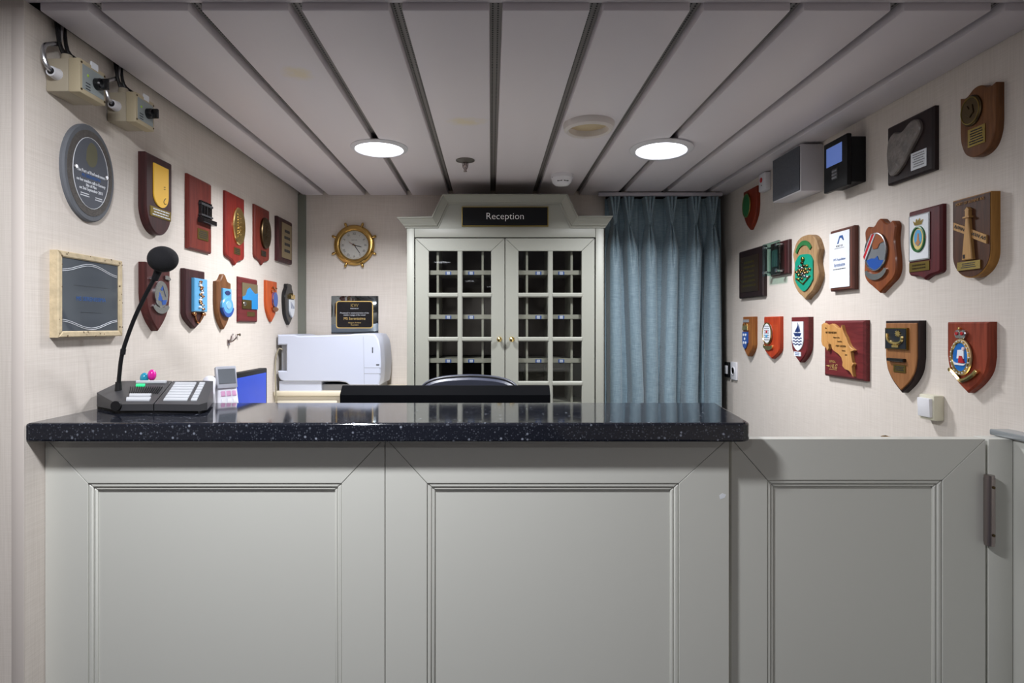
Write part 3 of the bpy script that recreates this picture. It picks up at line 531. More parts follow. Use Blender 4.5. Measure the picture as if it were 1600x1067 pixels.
fm = p.rect('panel_rim', .08, .6, .74, .9, OLDBRASS, .007); o = p.rect('dark_panel', .1, .61, .72, .885, mat('blue_black_panel', '#141a24', .35), .0085)
p.curve('gilt_boat', cr([(.18, .82), (.19, .75), (.26, .70), (.4, .685), (.54, .69), (.62, .73), (.62, .78)], 4), GOLD, .006, .009, o); p.rect('boat_base', .32, .625, .52, .66, GOLD, .012, .005, .001, o); p.rect('boat_support', .36, .655, .48, .69, GOLD, .011, .005, .001, o)
p.poly('gilt_sun', [(.5+(.1 if k % 2 else .05)*math.cos(k*math.pi/9), .82+(.055 if k % 2 else .028)*math.sin(k*math.pi/9)) for k in range(18)], GOLD, .011, .005, par=o)
p.rect('dark_bar', .16, .43, .66, .475, BLK, .012, ch=.002); b = p.rect('name_plate', .3, .28, .66, .385, OLDBRASS); p.lines(.34, .3, .62, .37, 3, INK, .0026, b)
p = P('R', 1558, 1479.3, .024, (1545, 502.5), (1513, 614.2), 'shield_plaque', 'large red-brown shield with crowned blue oval and gold scroll'); p.board(heater(.52), wood('russet_wood', '#6e2a16', '#93402a'), .0045, .005)
o = p.oval('blue_oval', .4, .5, .19, .2, mat('bright_blue_enamel', '#1668b8', .25, coat=.4), .008, ch=0); rm = p.rim('gilt_rim', .4, .5, .205, .215, GOLD, .004, .007, o); p.rim('rope_rim', .4, .5, .24, .245, mat('pale_gilt', '#cdb58a', .35, .8), .0036, .005, o)
for k in range(20):
    a = 2*math.pi*k/20; p.oval('letter_stud', .4+.222*math.cos(a), .5+.23*math.sin(a), .014, .01, WHITE, .011, .004, 0, 6, o)
p.poly('white_sail', [(.33, .48), (.35, .6), (.5, .61), (.5, .48)], WHITE, .010, .005, par=o); p.poly('red_robe', [(.38, .42), (.4, .52), (.46, .52), (.52, .42)], RED, .012, .005, par=o); p.oval('pale_head', .49, .62, .035, .026, mat('pale_pink', '#d8c4cc', .4), .012, .005, .001, 12, o); p.poly('white_boat', [(.24, .44), (.28, .39), (.5, .385), (.56, .42), (.5, .41), (.3, .415)], WHITE, .011, .005, par=o)
cw = p.poly('crown', cr([(.3, .765), (.26, .83), (.3, .88), (.37, .88), (.4, .86), (.43, .88), (.5, .88), (.54, .83), (.5, .765)], 4), SILVER, .010, ch=.002); p.oval('crown_velvet', .335, .835, .035, .026, RED, .013, .006, .001, 12, cw); p.oval('crown_velvet', .465, .835, .035, .026, RED, .013, .006, .001, 12, cw); p.oval('crown_orb', .4, .905, .022, .02, GOLD, .014, .004, .001, 12, cw)
p.curve('gold_scroll', cr([(.14, .32), (.2, .28), (.3, .22), (.4, .17), (.52, .19), (.62, .23), (.7, .27), (.78, .33)], 4), GOLD, .0065, .005); p.oval('scroll_end', .15, .31, .04, .03, GOLD, .012, n=14); p.oval('scroll_end', .77, .31, .04, .03, GOLD, .012, n=14)
# --- devices on the right wall
def wallbox(xn, xf, dep, ztop, zbot): # D range and heights on the right wall
    Dn = F*XR/(xn-CX); Df = F*(XR-dep)/(xf-CX); return frame('R', (Dn+Df)/2, zbot), Df-Dn, ztop-zbot
Mx, w, h = wallbox(1205, 1185, .032, 2.146, 2.052)
t = thing('alarm_button', 'small white alarm box with red dot under the ceiling', 'alarm button', Mx)
build(G().box(-w/2, w/2, 0, h, 0, .032, .006), 'body', WHITEP, t); build(G().lathe([(.013, .03), (.013, .034), (.009, .036), (1e-6, .036)], 20, (-.005, h*.62, 0)), 'red_button', RED, t); build(G().box(-.006, .002, h*.3, h*.34, .03, .0325), 'keyhole', BLK, t)
Mx, w, h = wallbox(1286.75, 1206.5, .102, 2.139, 1.936)
t = thing('loudspeaker', 'white box loudspeaker with dark grey grille under the ceiling', 'speaker', Mx)
build(G().box(-w/2, w/2, 0, h, 0, .098, .003), 'cabinet', mat('speaker_white', '#c9c7cc', .5), t); build(G().box(-w/2+.006, w/2-.006, .006, h-.006, .096, .102), 'grille', mat('grille_cloth', '#55585f', .85, var=.25, vscale=90, bump=.4, bscale=700), t)
Mx, w, h = wallbox(1354, 1286.75, .075, 2.091, 1.892)
t = thing('time_clock', 'black wall terminal with small lit blue screen and keypad', 'terminal', Mx)
build(G().box(-w/2+.006, w/2-.002, .012, h-.012, 0, .056, .003), 'body', BLACKP, t); build(G().box(-w/2, w/2, 0, h, .056, .075, .004), 'front_cover', BLACKP, t)
build(G().box(-w*.36, w*.30, h*.5, h*.88, .0745, .0762), 'screen', mat('blue_screen', '#5b74b8', .3, emit=.55), t); k_ = build(G().box(-w*.12, w*.12, h*.2, h*.42, .0745, .0765, .0008), 'keypad', CHARC, t)
for a in range(3):
    for b in range(3): build(G().box(-w*.1+a*w*.07, -w*.05+a*w*.07, h*.22+b*h*.065, h*.255+b*h*.065, .076, .0785), 'key', GREYP, k_)
Dn = 1.825; t = thing('light_switch', 'white rocker light switch on the right wall above the gate', 'light switch', frame('R', Dn+.032, 1.05))
build(G().box(-.032, .032, 0, .08, 0, .034, .004), 'housing', mat('cream_switch', '#cfcbb8', .45), t); g = G().box(-.026, .026, .010, .070, .0, .012, .002); g.xf(Matrix.Translation((0, 0, .030)) @ Matrix.Rotation(.05, 4, 'X')); build(g, 'rocker', WHITEP, t)
t = thing('wall_socket', 'white wall socket on the right wall, clear of the curtain', 'socket', frame('R', 3.39, 1.036)); build(G().box(-.04, .04, 0, .105, 0, .012, .003), 'plate', WHITEP, t); build(G().lathe([(.026, .012), (.026, .016), (.021, .016), (.02, .007), (1e-6, .007)], 24, (0, .052, 0)), 'socket_well', WHITEP, t)
for q in (-.009, .009): build(G().lathe([(.003, .006), (.003, .008), (1e-6, .008)], 8, (q, .052, 0)), 'pin_hole', BLK, t)
t = thing('wall_socket', 'dark-edged socket half hidden behind the curtain edge', 'socket', frame('R', 3.475, 1.045)); build(G().box(-.03, .03, 0, .09, 0, .016, .003), 'plate', BLACKP, t); build(G().box(-.018, .018, .02, .07, .014, .022, .002), 'cover', WHITEP, t)
# --- switch boxes on the left wall
def switchbox(Dn, Df, z0, z1, dep, label):
    w, h = Df-Dn, z1-z0; t = thing('switch_box', label, 'switch box', frame('L', (Dn+Df)/2, z0), 'rotary switch boxes')
    build(G().box(-w/2, w/2, 0, h, 0, dep*.66, .006), 'body', BEIGEP, t); lid = build(G().box(-w/2-.001, w/2+.001, -.001, h+.001, dep*.66, dep, .004), 'lid', mat('cream_lid', '#b5a88c', .5), t)
    build(G().box(-w/2+.008, w/2-.008, .012, h-.012, dep-.001, dep+.0006), 'sticker', mat('grey_blue_sticker', '#929a9b', .5), lid)
    for u in (-1, 1):
        for v in (.1, .9): build(G().lathe([(.003, dep-.001), (.003, dep+.001), (1e-6, dep+.001)], 8, (u*(w/2-.005), v*h, 0)), 'screw', BRONZE, lid)
    k = build(G().lathe([(.016, dep), (.016, dep+.014), (.013, dep+.018), (1e-6, dep+.018)], 20, (.012, h*.5, 0)), 'knob', BLK, t); build(G().box(.007, .017, h*.5-.015, h*.5+.015, dep+.012, dep+.034, .003), 'knob_grip', BLK, k)
    build(G().box(-.008, .018, h-.008, h+.010, dep-.003, dep+.001), 'white_tag', WHITE, lid); build(G().ball((-.022, h*.6, dep+.001), .004, .004, .002, 10, 6), 'green_lamp', mat('green_led', '#7f9a3a', .4, emit=.3), lid)
    for v in (.35, .26, .18): build(G().box(-.03, -.012, h*v, h*v+.0025, dep, dep+.0009), 'sticker_print', INK, lid)
    g = G().tube([(-w/2-.022, h*.5, dep*.34), (-w/2+.002, h*.5, dep*.34)], [.013, .016], 16); gl = build(g, 'cable_gland', WHITEP, t); build(G().tube([(-w/2-.023, h*.5, dep*.34), (-w/2-.02, h*.5, dep*.34)], .009, 12), 'gland_bore', BLK, gl)
    top = 2.18-z0
    build(G().tube(cr([(-w/2-.015, h*.5, dep*.34), (-w/2-.03, h*.62, dep*.3), (-w/2-.036, h*.9, dep*.25), (-w/2-.028, h*1.2, dep*.22), (-w/2, h*1.4, .018), (-w/2+.03, h*1.65, .014), (-w/2+.04, top, .014)], 5), .006, 10), 'armoured_cable', SILVER, t)
    build(G().tube([(-.015, h-.002, dep*.34), (-.015, h+.022, dep*.34)], [.016, .013], 16), 'top_gland', BEIGEP, t)
    for dx, zz in ((-.02, .022), (-.008, .016), (.012, .018)): build(G().tube(cr([(dx, h+.01, dep*.34), (dx-.004, h*1.3, dep*.28), (dx-.012, h*1.6, zz), (dx-.014, top, .014)], 4), .0045, 8), 'black_cable', BLK, t)
    build(G().tube(cr([(.03, h*.96, dep*.9), (.018, h*1.2, dep*.55), (.005, h*1.5, .02), (.0, top, .014)], 4), .0035, 8), 'black_cable', BLK, t)
switchbox(1.5146, 1.615, 1.968, 2.057, .092, 'beige rotary switch box with curved cable, nearest on the left wall')
switchbox(1.756, 1.852, 1.975, 2.066, .090, 'beige rotary switch box with black knob, farther from the camera')
# hook and nail below the plaques
t = thing('wall_hook', 'small bent metal hook on the left wall beside the printer', 'hook', frame('L', 2.57, CZ-25/F*2.57)); build(G().box(-.012, .012, -.012, .012, 0, .003), 'plate', STEEL, t); build(G().tube(cr([(0, 0, .003), (0, .006, .02), (.004, .022, .034), (.01, .034, .03)], 4), .0032, 8), 'prong', STEEL, t); build(G().tube(cr([(0, 0, .003), (-.006, .014, .014), (-.01, .03, .02), (-.004, .038, .024)], 4), .0032, 8), 'prong', STEEL, t); build(G().tube([(0, -.004, .003), (.018, .018, .012), (.026, .03, .012)], .0028, 8), 'prong', STEEL, t)
g = G().tube([(0, 0, 0), (0, .002, .012)], .003, 8); g.lathe([(.007, .012), (.006, .015), (1e-6, .015)], 10); g.xf(frame('L', 2.66, CZ-13/F*2.66)); tag(build(g, 'screw', BRONZE), 'single dark screw left in the wall beside the hook', 'screw')

# ------------------------------------------------------------------ clock and award on the back wall
c = at(554.1, 383.4, DB); t = thing('ship_wheel_clock', 'brass ship wheel clock with white Roman dial', 'clock', frame('B', DB, c.z, c.x))
build(G().lathe([(.086, 0), (.122, 0), (.124, .012), (.116, .024), (.104, .028), (.094, .026), (.087, .018), (.086, .012)], 48), 'brass_wheel', BRASS, t)
for k in range(8):
    a = math.pi/8+k*math.pi/4; q = Vector((math.cos(a), math.sin(a), 0)); h_ = build(G().tube([tuple(q*r+Vector((0, 0, .016))) for r in (.108, .116, .122, .13, .138, .144, .147)], [.006, .0045, .007, .0085, .0085, .006, .002], 12), 'handle', BRASS, t)
d = build(G().lathe([(.086, 0), (.086, .012), (1e-6, .0121)], 48), 'dial', mat('clock_dial', '#f2f2f4', .5), t)
for k, n_ in enumerate(('XII', 'I', 'II', 'III', 'IIII', 'V', 'VI', 'VII', 'VIII', 'IX', 'X', 'XI')):
    a = math.pi/2-k*math.pi/6; ob = text(n_, .02, (0, 0, 0), INK, d, None, .0002, sx=.8, name='numeral'); ob.data.transform(Matrix.Translation((.068*math.cos(a), .068*math.sin(a), .0124)) @ Matrix.Rotation(a-math.pi/2, 4, 'Z'))
build(G().ring((0, 0, .0122), .08, .0004, 48, 4), 'minute_track', INK, d); text('SHIP TIME', .008, (0, .03, .0124), INK, d, None, .0002)
for nm, a, r, wdt, m_ in (('hour_hand', -.25, .05, .0024, INK), ('minute_hand', -.95, .067, .002, INK), ('second_hand', 2.6, .04, .0009, RED)):
    q = Vector((math.cos(a), math.sin(a))); s_ = Vector((-q.y, q.x))*wdt
    build(G().prism([tuple(-q*.012+s_), tuple(q*r*.8+s_), tuple(q*r), tuple(q*r*.8-s_), tuple(-q*.012-s_)], .0135, .0145), nm, m_, d)
build(G().lathe([(.004, .012), (.004, .016), (1e-6, .016)], 12), 'hand_pin', BRASS, d)
build(G().lathe([(.088, .0185), (.05, .0215), (1e-6, .0225)], 40), 'crystal', M_GLASS, t)
a0, a1 = at(518.2, 520.9, DB), at(591.4, 462.4, DB); w, h = a1.x-a0.x, a1.z-a0.z
t = thing('award_plaque', 'black plate with gold border on a small mirror, above the printer', 'plaque', frame('B', DB, a0.z, (a0.x+a1.x)/2))
build(G().prism([(-w/2, 0), (w/2, 0), (w/2, h), (-w/2, h)], 0, .012, .016, .006), 'mirror', mat('mirror_silver', '#868e92', .05, 1), t)
def rr(w, h, r, cy): return [(sx*(w/2-r)+r*math.cos(a), cy+sy*(h/2-r)+r*math.sin(a)) for sx, sy, b in ((1, 1, 0), (-1, 1, 1), (-1, -1, 2), (1, -1, 3)) for a in [math.pi/2*(b+k/5) for k in range(6)]]
build(G().prism(rr(w*.79, h*.73, .016, h/2), .011, .014), 'gold_border', GINK, t); b = build(G().prism(rr(w*.75, h*.68, .014, h/2), .012, .0148), 'black_plate', mat('black_plate', '#120f12', .25), t)
for tx, v, sz, m_ in (('KW', .74, .030, GOLD), ('PRESENTED BY', .66, .008, WINK), ('Presented in commemoration of the', .545, .0125, WINK), ('maiden voyage of the vessel', .49, .0125, WINK), ('MS Serenissima', .395, .0225, GINK), ('Glasgow, Scotland', .285, .011, GINK), ('March 2013', .225, .010, GINK)): text(tx, sz, (0, v*h, .0150), m_, b, None, .0003, sx=.95)

# ------------------------------------------------------------------ glazed key cabinet with reception sign
DC = 3.2
Mc = frame('B', DC, 0, 0); t = thing('key_cabinet', 'tall pale green glazed key cabinet with two doors at the back', 'cabinet', Mc)
def cx(px): return (px-CX)*DC/F
def cy(py): return CZ+(CY-py)*DC/F
xl, xr_ = cx(636), cx(943); yt = cy(357)
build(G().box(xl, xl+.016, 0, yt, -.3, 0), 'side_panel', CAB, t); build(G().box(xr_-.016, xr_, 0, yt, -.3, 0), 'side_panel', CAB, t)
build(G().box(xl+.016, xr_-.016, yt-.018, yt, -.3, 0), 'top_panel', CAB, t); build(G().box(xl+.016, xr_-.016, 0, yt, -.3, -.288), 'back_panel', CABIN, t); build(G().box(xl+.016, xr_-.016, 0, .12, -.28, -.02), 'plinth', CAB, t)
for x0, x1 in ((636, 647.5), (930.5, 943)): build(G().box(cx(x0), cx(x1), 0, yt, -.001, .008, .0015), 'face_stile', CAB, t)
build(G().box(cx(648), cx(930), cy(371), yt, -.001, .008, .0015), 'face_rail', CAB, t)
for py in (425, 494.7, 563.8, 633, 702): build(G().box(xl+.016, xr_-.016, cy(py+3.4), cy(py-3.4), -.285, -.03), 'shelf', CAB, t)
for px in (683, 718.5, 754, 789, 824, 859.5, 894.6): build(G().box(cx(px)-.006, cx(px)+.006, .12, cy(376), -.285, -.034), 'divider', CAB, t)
NUM = (('353', '354', '402', '403'), ('405', '406', '408', '410'), ('302', '303', '306', '307'))
for py, row in zip((426, 495.5, 564.5), NUM):
    for px, s_ in zip((700, 736, 842, 878), row):
        l = build(G().box(cx(px-4.6), cx(px+4.6), cy(py+2.6), cy(py-2.6), -.031, -.0285), 'number_tag', BLUE, t); build(G().box(cx(px-2.6), cx(px+2.6), cy(py+2), cy(py-2), -.029, -.0280), 'number_card', WHITE, l); text(s_, .011, (cx(px), cy(py), -.0276), BINK, l, None, .0002)
for side, (d0, d1, g0, gm, g1) in enumerate(((649, 788.4, 670, 718.7, 767.5), (789.6, 929, 810, 860, 909))):
    dt = cy(372.4); db = .30; dr = G()
    gt = cy(392); rowp = 69*DC/F; nrow = 4; gb = gt-nrow*rowp
    e0, e1 = cx(d0), cx(d1); i0, i1 = cx(g0), cx(g1); q = .0007
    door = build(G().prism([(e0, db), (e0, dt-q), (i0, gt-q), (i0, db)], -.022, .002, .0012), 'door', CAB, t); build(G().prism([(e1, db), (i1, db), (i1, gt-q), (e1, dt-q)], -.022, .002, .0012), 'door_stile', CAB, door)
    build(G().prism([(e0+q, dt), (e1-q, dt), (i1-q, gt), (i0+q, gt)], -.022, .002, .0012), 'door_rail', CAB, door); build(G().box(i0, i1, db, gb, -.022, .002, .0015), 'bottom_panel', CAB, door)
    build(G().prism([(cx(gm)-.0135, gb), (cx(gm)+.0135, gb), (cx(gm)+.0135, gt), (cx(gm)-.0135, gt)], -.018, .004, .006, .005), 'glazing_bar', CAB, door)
    for k in range(1, nrow):
        for a, b in ((g0, gm-3.8), (gm+3.8, g1)): y_ = gt-k*rowp; build(G().prism([(cx(a)-.006, y_-.0125), (cx(b)+.006, y_-.0125), (cx(b)+.006, y_+.0125), (cx(a)-.006, y_+.0125)], -.018, .006, .006, .005), 'glazing_bar', CAB, door)
    for k in range(nrow):
        for a, b in ((g0, gm-3.8), (gm+3.8, g1)): build(G().box(cx(a)-.002, cx(b)+.002, gt-(k+1)*rowp+.011, gt-k*rowp-(.011 if k else -.002), -.012, -.009), 'glass_pane', M_GLASS, door)
    kx = cx(780.3) if side == 0 else cx(799.7)
    build(G().lathe([(.012, .002), (.012, .004), (.005, .006), (.005, .016), (.013, .022), (.015, .028), (.012, .034), (1e-6, .037)], 20, (kx, cy(530), 0)), 'knob', GOLD, door, label='small polished brass knob')
# cornice that steps up over the sign
OUT = [(622, 342), (676, 341), (693, 306.5), (884.5, 306.5), (901, 340), (955, 340)]; INN = [(634, 356.5), (685, 356.5), (702, 320), (874, 320), (891, 356.5), (945, 356.5)]
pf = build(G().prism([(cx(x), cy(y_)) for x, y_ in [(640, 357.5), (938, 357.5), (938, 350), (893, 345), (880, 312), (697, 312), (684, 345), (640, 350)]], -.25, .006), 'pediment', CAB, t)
for i in range(5):
    a, b, c_, d_ = [(cx(q[0]), cy(q[1])) for q in (OUT[i], OUT[i+1], INN[i+1], INN[i])]
    mid = lambda p, q, f: (p[0]+(q[0]-p[0])*f, p[1]+(q[1]-p[1])*f)
    secs = []
    for o_, n_ in ((a, d_), (b, c_)):
        secs.append([(*mid(o_, n_, f), z) for f, z in ((0, -.25), (0, .055), (.12, .058), (.2, .05), (.35, .044), (.6, .026), (.8, .02), (.86, .012), (1, .010), (1, -.25))])
    n_ = len(secs[0]); g = G().add(secs[0]+secs[1], [(k, (k+1) % n_, n_+(k+1) % n_, n_+k) for k in range(n_)]+[tuple(range(n_)), tuple(range(n_, 2*n_))]); build(g, 'cornice', CAB, t, sharp=25)
t = thing('reception_sign', 'black sign with the word Reception above the cabinet doors', 'sign', frame('B', DC-.008, cy(354.5), cx(789)))
w, h = cx(856.5)-cx(721.5), cy(323.5)-cy(354.5); build(G().box(-w/2, w/2, 0, h, -.002, .008, .001), 'bronze_frame', OLDBRASS, t); b = build(G().box(-w/2+.005, w/2-.005, .005, h-.005, .006, .0095), 'black_panel', mat('sign_black', '#0c0d11', .6, spec=.2), t); text('Reception', .052, (0, h*.5, .0098), mat('bright_white', '#f6f6f6', .5), b, None, .0004)

# ------------------------------------------------------------------ curtain and rail
DK = 3.42; kx = lambda px, D=DK: (px-CX)*D/F
t = thing('curtain_rail', 'white ceiling curtain rail over the blue curtain', 'curtain rail', Matrix.Translation((kx(1030), DK, ZC)))
zr = CZ+(CY-303.2)*DK/F-ZC
build(G().box(kx(935)-kx(1030), kx(1128)-kx(1030), -.014, .014, zr-.012, zr+.008, .002), 'rail', mat('rail_white', '#b7b4bd', .4), t)
for q in (975, 1114): build(G().box(kx(q)-kx(1030)-.01, kx(q)-kx(1030)+.01, -.012, .012, zr+.006, 0), 'bracket', STEEL, t)
PIN = (961, 983, 1015.6, 1050, 1087.5, 1114.8); FOLD = (960, 985.4, 1016, 1051, 1088, 1114.5); BOT = (962, 995.6, 1018, 1046, 1080, 1117)
zp = CZ+(CY-349)*DK/F; zt = CZ+(CY-307)*DK/F; zb = .08
def bump(q): return max(0, 1-q*q)**.5 if abs(q) < 1 else 0
def step(q, w, soft=.009):
    u = max(0, min(1, (1-abs(q))*w/soft)); return u*u*(3-2*u)
def cur(x, z):
    d = .012*math.sin(x*60)+.006*math.sin(x*151+z*3)
    for a, b, c_ in zip(PIN, FOLD, BOT):
        if z >= zp:
            f = (z-zp)/(zt-zp); c0 = kx(a)
            for s_ in (-1, 0, 1): q = (x-c0-s_*(.003+.020*f))/(.0065+.0035*f); d = max(d, .06*step(q, .0065+.0035*f, .004)+.016*bump(q))
        else:
            g_ = min(1, (zp-z)/.17); e = min(1, (zp-z)/1.0); c0 = kx(a)+(kx(b)-kx(a))*g_+(kx(c_)-kx(b))*e
            wv = .009+.028*g_**.7+.004*e
            q = (x-c0)/wv; h_ = .055*step(q, wv)+(.02+.033*g_)*bump(q)
            h_ -= .035*math.exp(-(q/.22)**2)*max(0, 1-(zp-z)/.28)
            d = max(d, h_)
    return d
nx, nz = 620, 130; x0, x1 = kx(948.5), kx(1131)
vs, fs = [], []
for j in range(nz+1):
    z = zt-(zt-zb)*(j/nz)**1.5; sl_ = .012*min(1, (zt-z)/1.0)
    for i in range(nx+1):
        x = x0+(x1+sl_-x0)*i/nx; vs.append((x, DK+.07-cur(x, z), z))
fs = [(j*(nx+1)+i, j*(nx+1)+i+1, (j+1)*(nx+1)+i+1, (j+1)*(nx+1)+i) for j in range(nz) for i in range(nx)]
o = build(G().add(vs, fs), 'curtain', M_CURT, sharp=180); tag(o, 'blue-grey pinch-pleat curtain hanging beside the cabinet', 'curtain')
md = o.modifiers.new('thickness', 'SOLIDIFY'); md.thickness = .002

# ------------------------------------------------------------------ counter
ZT = CZ-.2435; ZU = CZ-.292; DF = 1.513
pts = [(XL+.001, 1.4516), (.628, 1.4516)]+[(.628+.035*math.sin(a), 1.4866-.035*math.cos(a)) for a in [math.pi/2*k/6 for k in range(1, 7)]]+[(.718, 1.8416), (XL+.001, 1.8416)]
g = G(); bm = bmesh.new(); vv = [bm.verts.new((x, y, ZU)) for x, y in pts]; f_ = bm.faces.new(vv); ex = bmesh.ops.extrude_face_region(bm, geom=[f_]); bmesh.ops.translate(bm, vec=(0, 0, ZT-ZU), verts=[v for v in ex['geom'] if isinstance(v, bmesh.types.BMVert)])
ed = [e for e in bm.edges if abs(e.verts[0].co.z-e.verts[1].co.z) < 1e-6]; bmesh.ops.bevel(bm, geom=ed, offset=.007, segments=4, profile=.5, affect='EDGES'); bm.verts.index_update(); g.add([v.co for v in bm.verts], [[v.index for v in f.verts] for f in bm.faces]); bm.free()
tag(build(g, 'countertop', M_STONE, sharp=10), 'polished black speckled stone countertop on the reception desk', 'countertop')
def panelled(name, label, cat, D, x0, x1, xi0, xi1, z0, z1, zi0, zi1, thick, gap=.0008):
    """framed panel: mitred stiles and rails, stepped moulding, recessed field"""
    t = thing(name, label, cat, frame('B', D, 0, (x0+x1)/2)); o = (x0+x1)/2; x0 -= o; x1 -= o; xi0 -= o; xi1 -= o; q = gap
    for nm, pp in (('stile', [(x0, z0+q), (x0, z1-q), (xi0, zi1-q), (xi0, zi0+q)]), ('stile', [(x1, z0+q), (xi1, zi0+q), (xi1, zi1-q), (x1, z1-q)]), ('rail', [(x0+q, z1), (x1-q, z1), (xi1-q, zi1), (xi0+q, zi1)]), ('rail', [(x0+q, z0), (xi0+q, zi0), (xi1-q, zi0), (x1-q, z0)])):
        build(G().prism(pp, -thick, 0, .0008), nm, SAGE, t)
    m = .0115; mm = .020
    for k, (dz0, dz1, a, b) in enumerate(((-.003, -.006, 0, m), (-.007, -.011, m, mm))):
        for pp in ([(xi0+a, zi0+a), (xi0+a, zi1-a), (xi0+b, zi1-b), (xi0+b, zi0+b)], [(xi1-a, zi0+a), (xi1-b, zi0+b), (xi1-b, zi1-b), (xi1-a, zi1-a)], [(xi0+a, zi1-a), (xi1-a, zi1-a), (xi1-b, zi1-b), (xi0+b, zi1-b)], [(xi0+a, zi0+a), (xi0+b, zi0+b), (xi1-b, zi0+b), (xi1-a, zi0+a)]):
            build(G().prism(pp, -thick, dz0, .003), 'moulding', SAGE, t)
    build(G().box(xi0+mm-.002, xi1-mm+.002, zi0+mm-.002, zi1-mm+.002, -thick, -.014), 'field_panel', SAGE, t)
    return t
def fx(px, D): return (px-CX)*D/F
def fz(py, D): return CZ+(CY-py)*D/F
zi = fz(755, DF)
ca = panelled('counter_unit', 'left grey-green panelled counter unit under the stone top', 'counter', DF, XL+.001, fx(601, DF), fx(137, DF), fx(534, DF), .0, ZU-.0005, .12, zi, .022)
cb = panelled('counter_unit', 'right grey-green panelled counter unit under the stone top, beside the gate', 'counter', DF, fx(602.2, DF), fx(1139, DF), fx(667, DF), fx(1061, DF), .0, ZU-.0005, .12, zi, .022)
for tt, a, b in ((ca, XL+.001, fx(601, DF)), (cb, fx(602.2, DF), fx(1139, DF))):
    build(G().box(a, b, DF+.022, 1.84, 0, ZU-.0005), 'carcass', SAGE, tt, I4)
tag(build(G().box(XL+.001, fx(1139, DF), 1.845, 1.965, 1.0, 1.02, .002), 'inner_ledge', SAGE), 'grey-green inner ledge behind the countertop', 'shelf')
build(G().prism([(.0, 0), (.012, .004), (.016, .012), (.006, .016), (-.002, .01)], -.0002, .0004), 'paint_chip', WHITE, cb, frame('B', DF, fz(780, DF), fx(1125, DF)))
DG = 1.54
gt_ = panelled('counter_gate', 'grey-green panelled swing gate right of the counter', 'gate', DG, fx(1143, DG), fx(1540, DG), fx(1199, DG), fx(1473, DG), .05, fz(686, DG), .17, fz(750, DG), .03)
build(G().box(fx(1143, DG), fx(1540, DG), DG+.03, DG+.034, .05, fz(686, DG)), 'back_board', SAGE, gt_, I4)
hx = fx(1549, DG-.02); hz0, hz1 = fz(853, DG-.02), fz(743, DG-.02)
h = build(G().tube([(hx, DG-.014, hz0+.008), (hx, DG-.014, hz1-.008)], .0125, 16), 'hinge_barrel', STEEL, gt_, I4)
for a, b in ((hz0, hz0+.009), (hz1-.009, hz1)): build(G().tube([(hx, DG-.014, a), (hx, DG-.014, b)], [.0115, .0115], 16), 'hinge_cap', STEEL, h, I4)
for zz in (hz0+.03, hz1-.03): build(G().tube([(hx, DG-.0285, zz), (hx, DG-.026, zz)], .004, 8), 'hinge_screw', BRONZE, h, I4)
build(G().box(fx(1538, DG), hx, DG-.006, DG-.001, hz0+.01, hz1-.01), 'hinge_leaf', STEEL, gt_, I4)
t = thing('gate_post', 'grey-green post holding the gate hinge at the right wall', 'post', Matrix.Translation((1.365, DG, 0)))
build(G().box(fx(1545, DG), fx(1583, DG), DG, DG+.05, 0, fz(686, DG), .002), 'post', SAGE, t, I4)
t = thing('wainscot_panel', 'grey-green wall panel with silver cap rail beside the gate post', 'wall panel', Matrix.Translation((1.41, 1.3, 0)))
build(G().box(1.398, XR-.0005, .9, 1.6, 0, 1.05), 'panel', SAGE, t, I4); build(G().box(1.384, XR-.0005, .9, 1.6, 1.05, 1.066, .003), 'cap_rail', mat('silver_cap', '#a9adb0', .35, .6), t, I4)
g = G().lathe([(.012, 0), (.012, .004), (.006, .008), (.012, .016), (.010, .026), (1e-6, .029)], 16); g.xf(Matrix.Translation((fx(1380, 1.6), DG+.034, fz(679, 1.6)-.012)) @ Matrix.Rotation(-math.pi/2, 4, 'X')); build(g, 'latch_knob', BRASS, gt_, I4, label='small brass latch knob')

# ------------------------------------------------------------------ paging microphone console on the counter
A, B, C_, D_ = Vector((-1.05, 1.605, 0)), Vector((-.810, 1.60, 0)), Vector((-.868, 1.80, 0)), Vector((-1.155, 1.80, 0)); E = Vector((-1.163, 1.69, 0))
t = thing('paging_console', 'black paging microphone console with gooseneck on the countertop', 'microphone', Matrix.Translation((-1.0, 1.7, ZT)))
ML = Matrix.Translation((0, 0, ZT)); zf, zk = .026, .073
def hgt(y): return zf+(zk-zf)*max(0, min(1, (y-1.61)/.19))
def wedge(poly, z0=.008, off=0): 
    n = len(poly); return G().add([(x, y, z0) for x, y in poly]+[(x, y, hgt(y)+off) for x, y in poly], [tuple(range(n))[::-1], tuple(range(n, 2*n))]+[(i, (i+1) % n, n+(i+1) % n, n+i) for i in range(n)])
S0, S1 = (-.945, 1.612), (-.996, 1.80)
left = [(-1.043, 1.61), S0, S1, (-1.03, 1.812), (-1.1, 1.812), (-1.155, 1.80), (-1.163, 1.70)]; right = [(S0[0]+.003, S0[1]), (-.812, 1.605), (-.80, 1.625), (-.868, 1.80), (-.9, 1.81), (S1[0]+.003, S1[1])]
build(wedge(left), 'speaker_module', CHARC, t, ML); rm = build(wedge(right), 'key_module', CHARC, t, ML)
build(G().prism([(-1.035, 1.618), (-.82, 1.613), (-.876, 1.79), (-1.14, 1.79), (-1.15, 1.7)], 0, .012), 'base', BLACKP, t, ML)
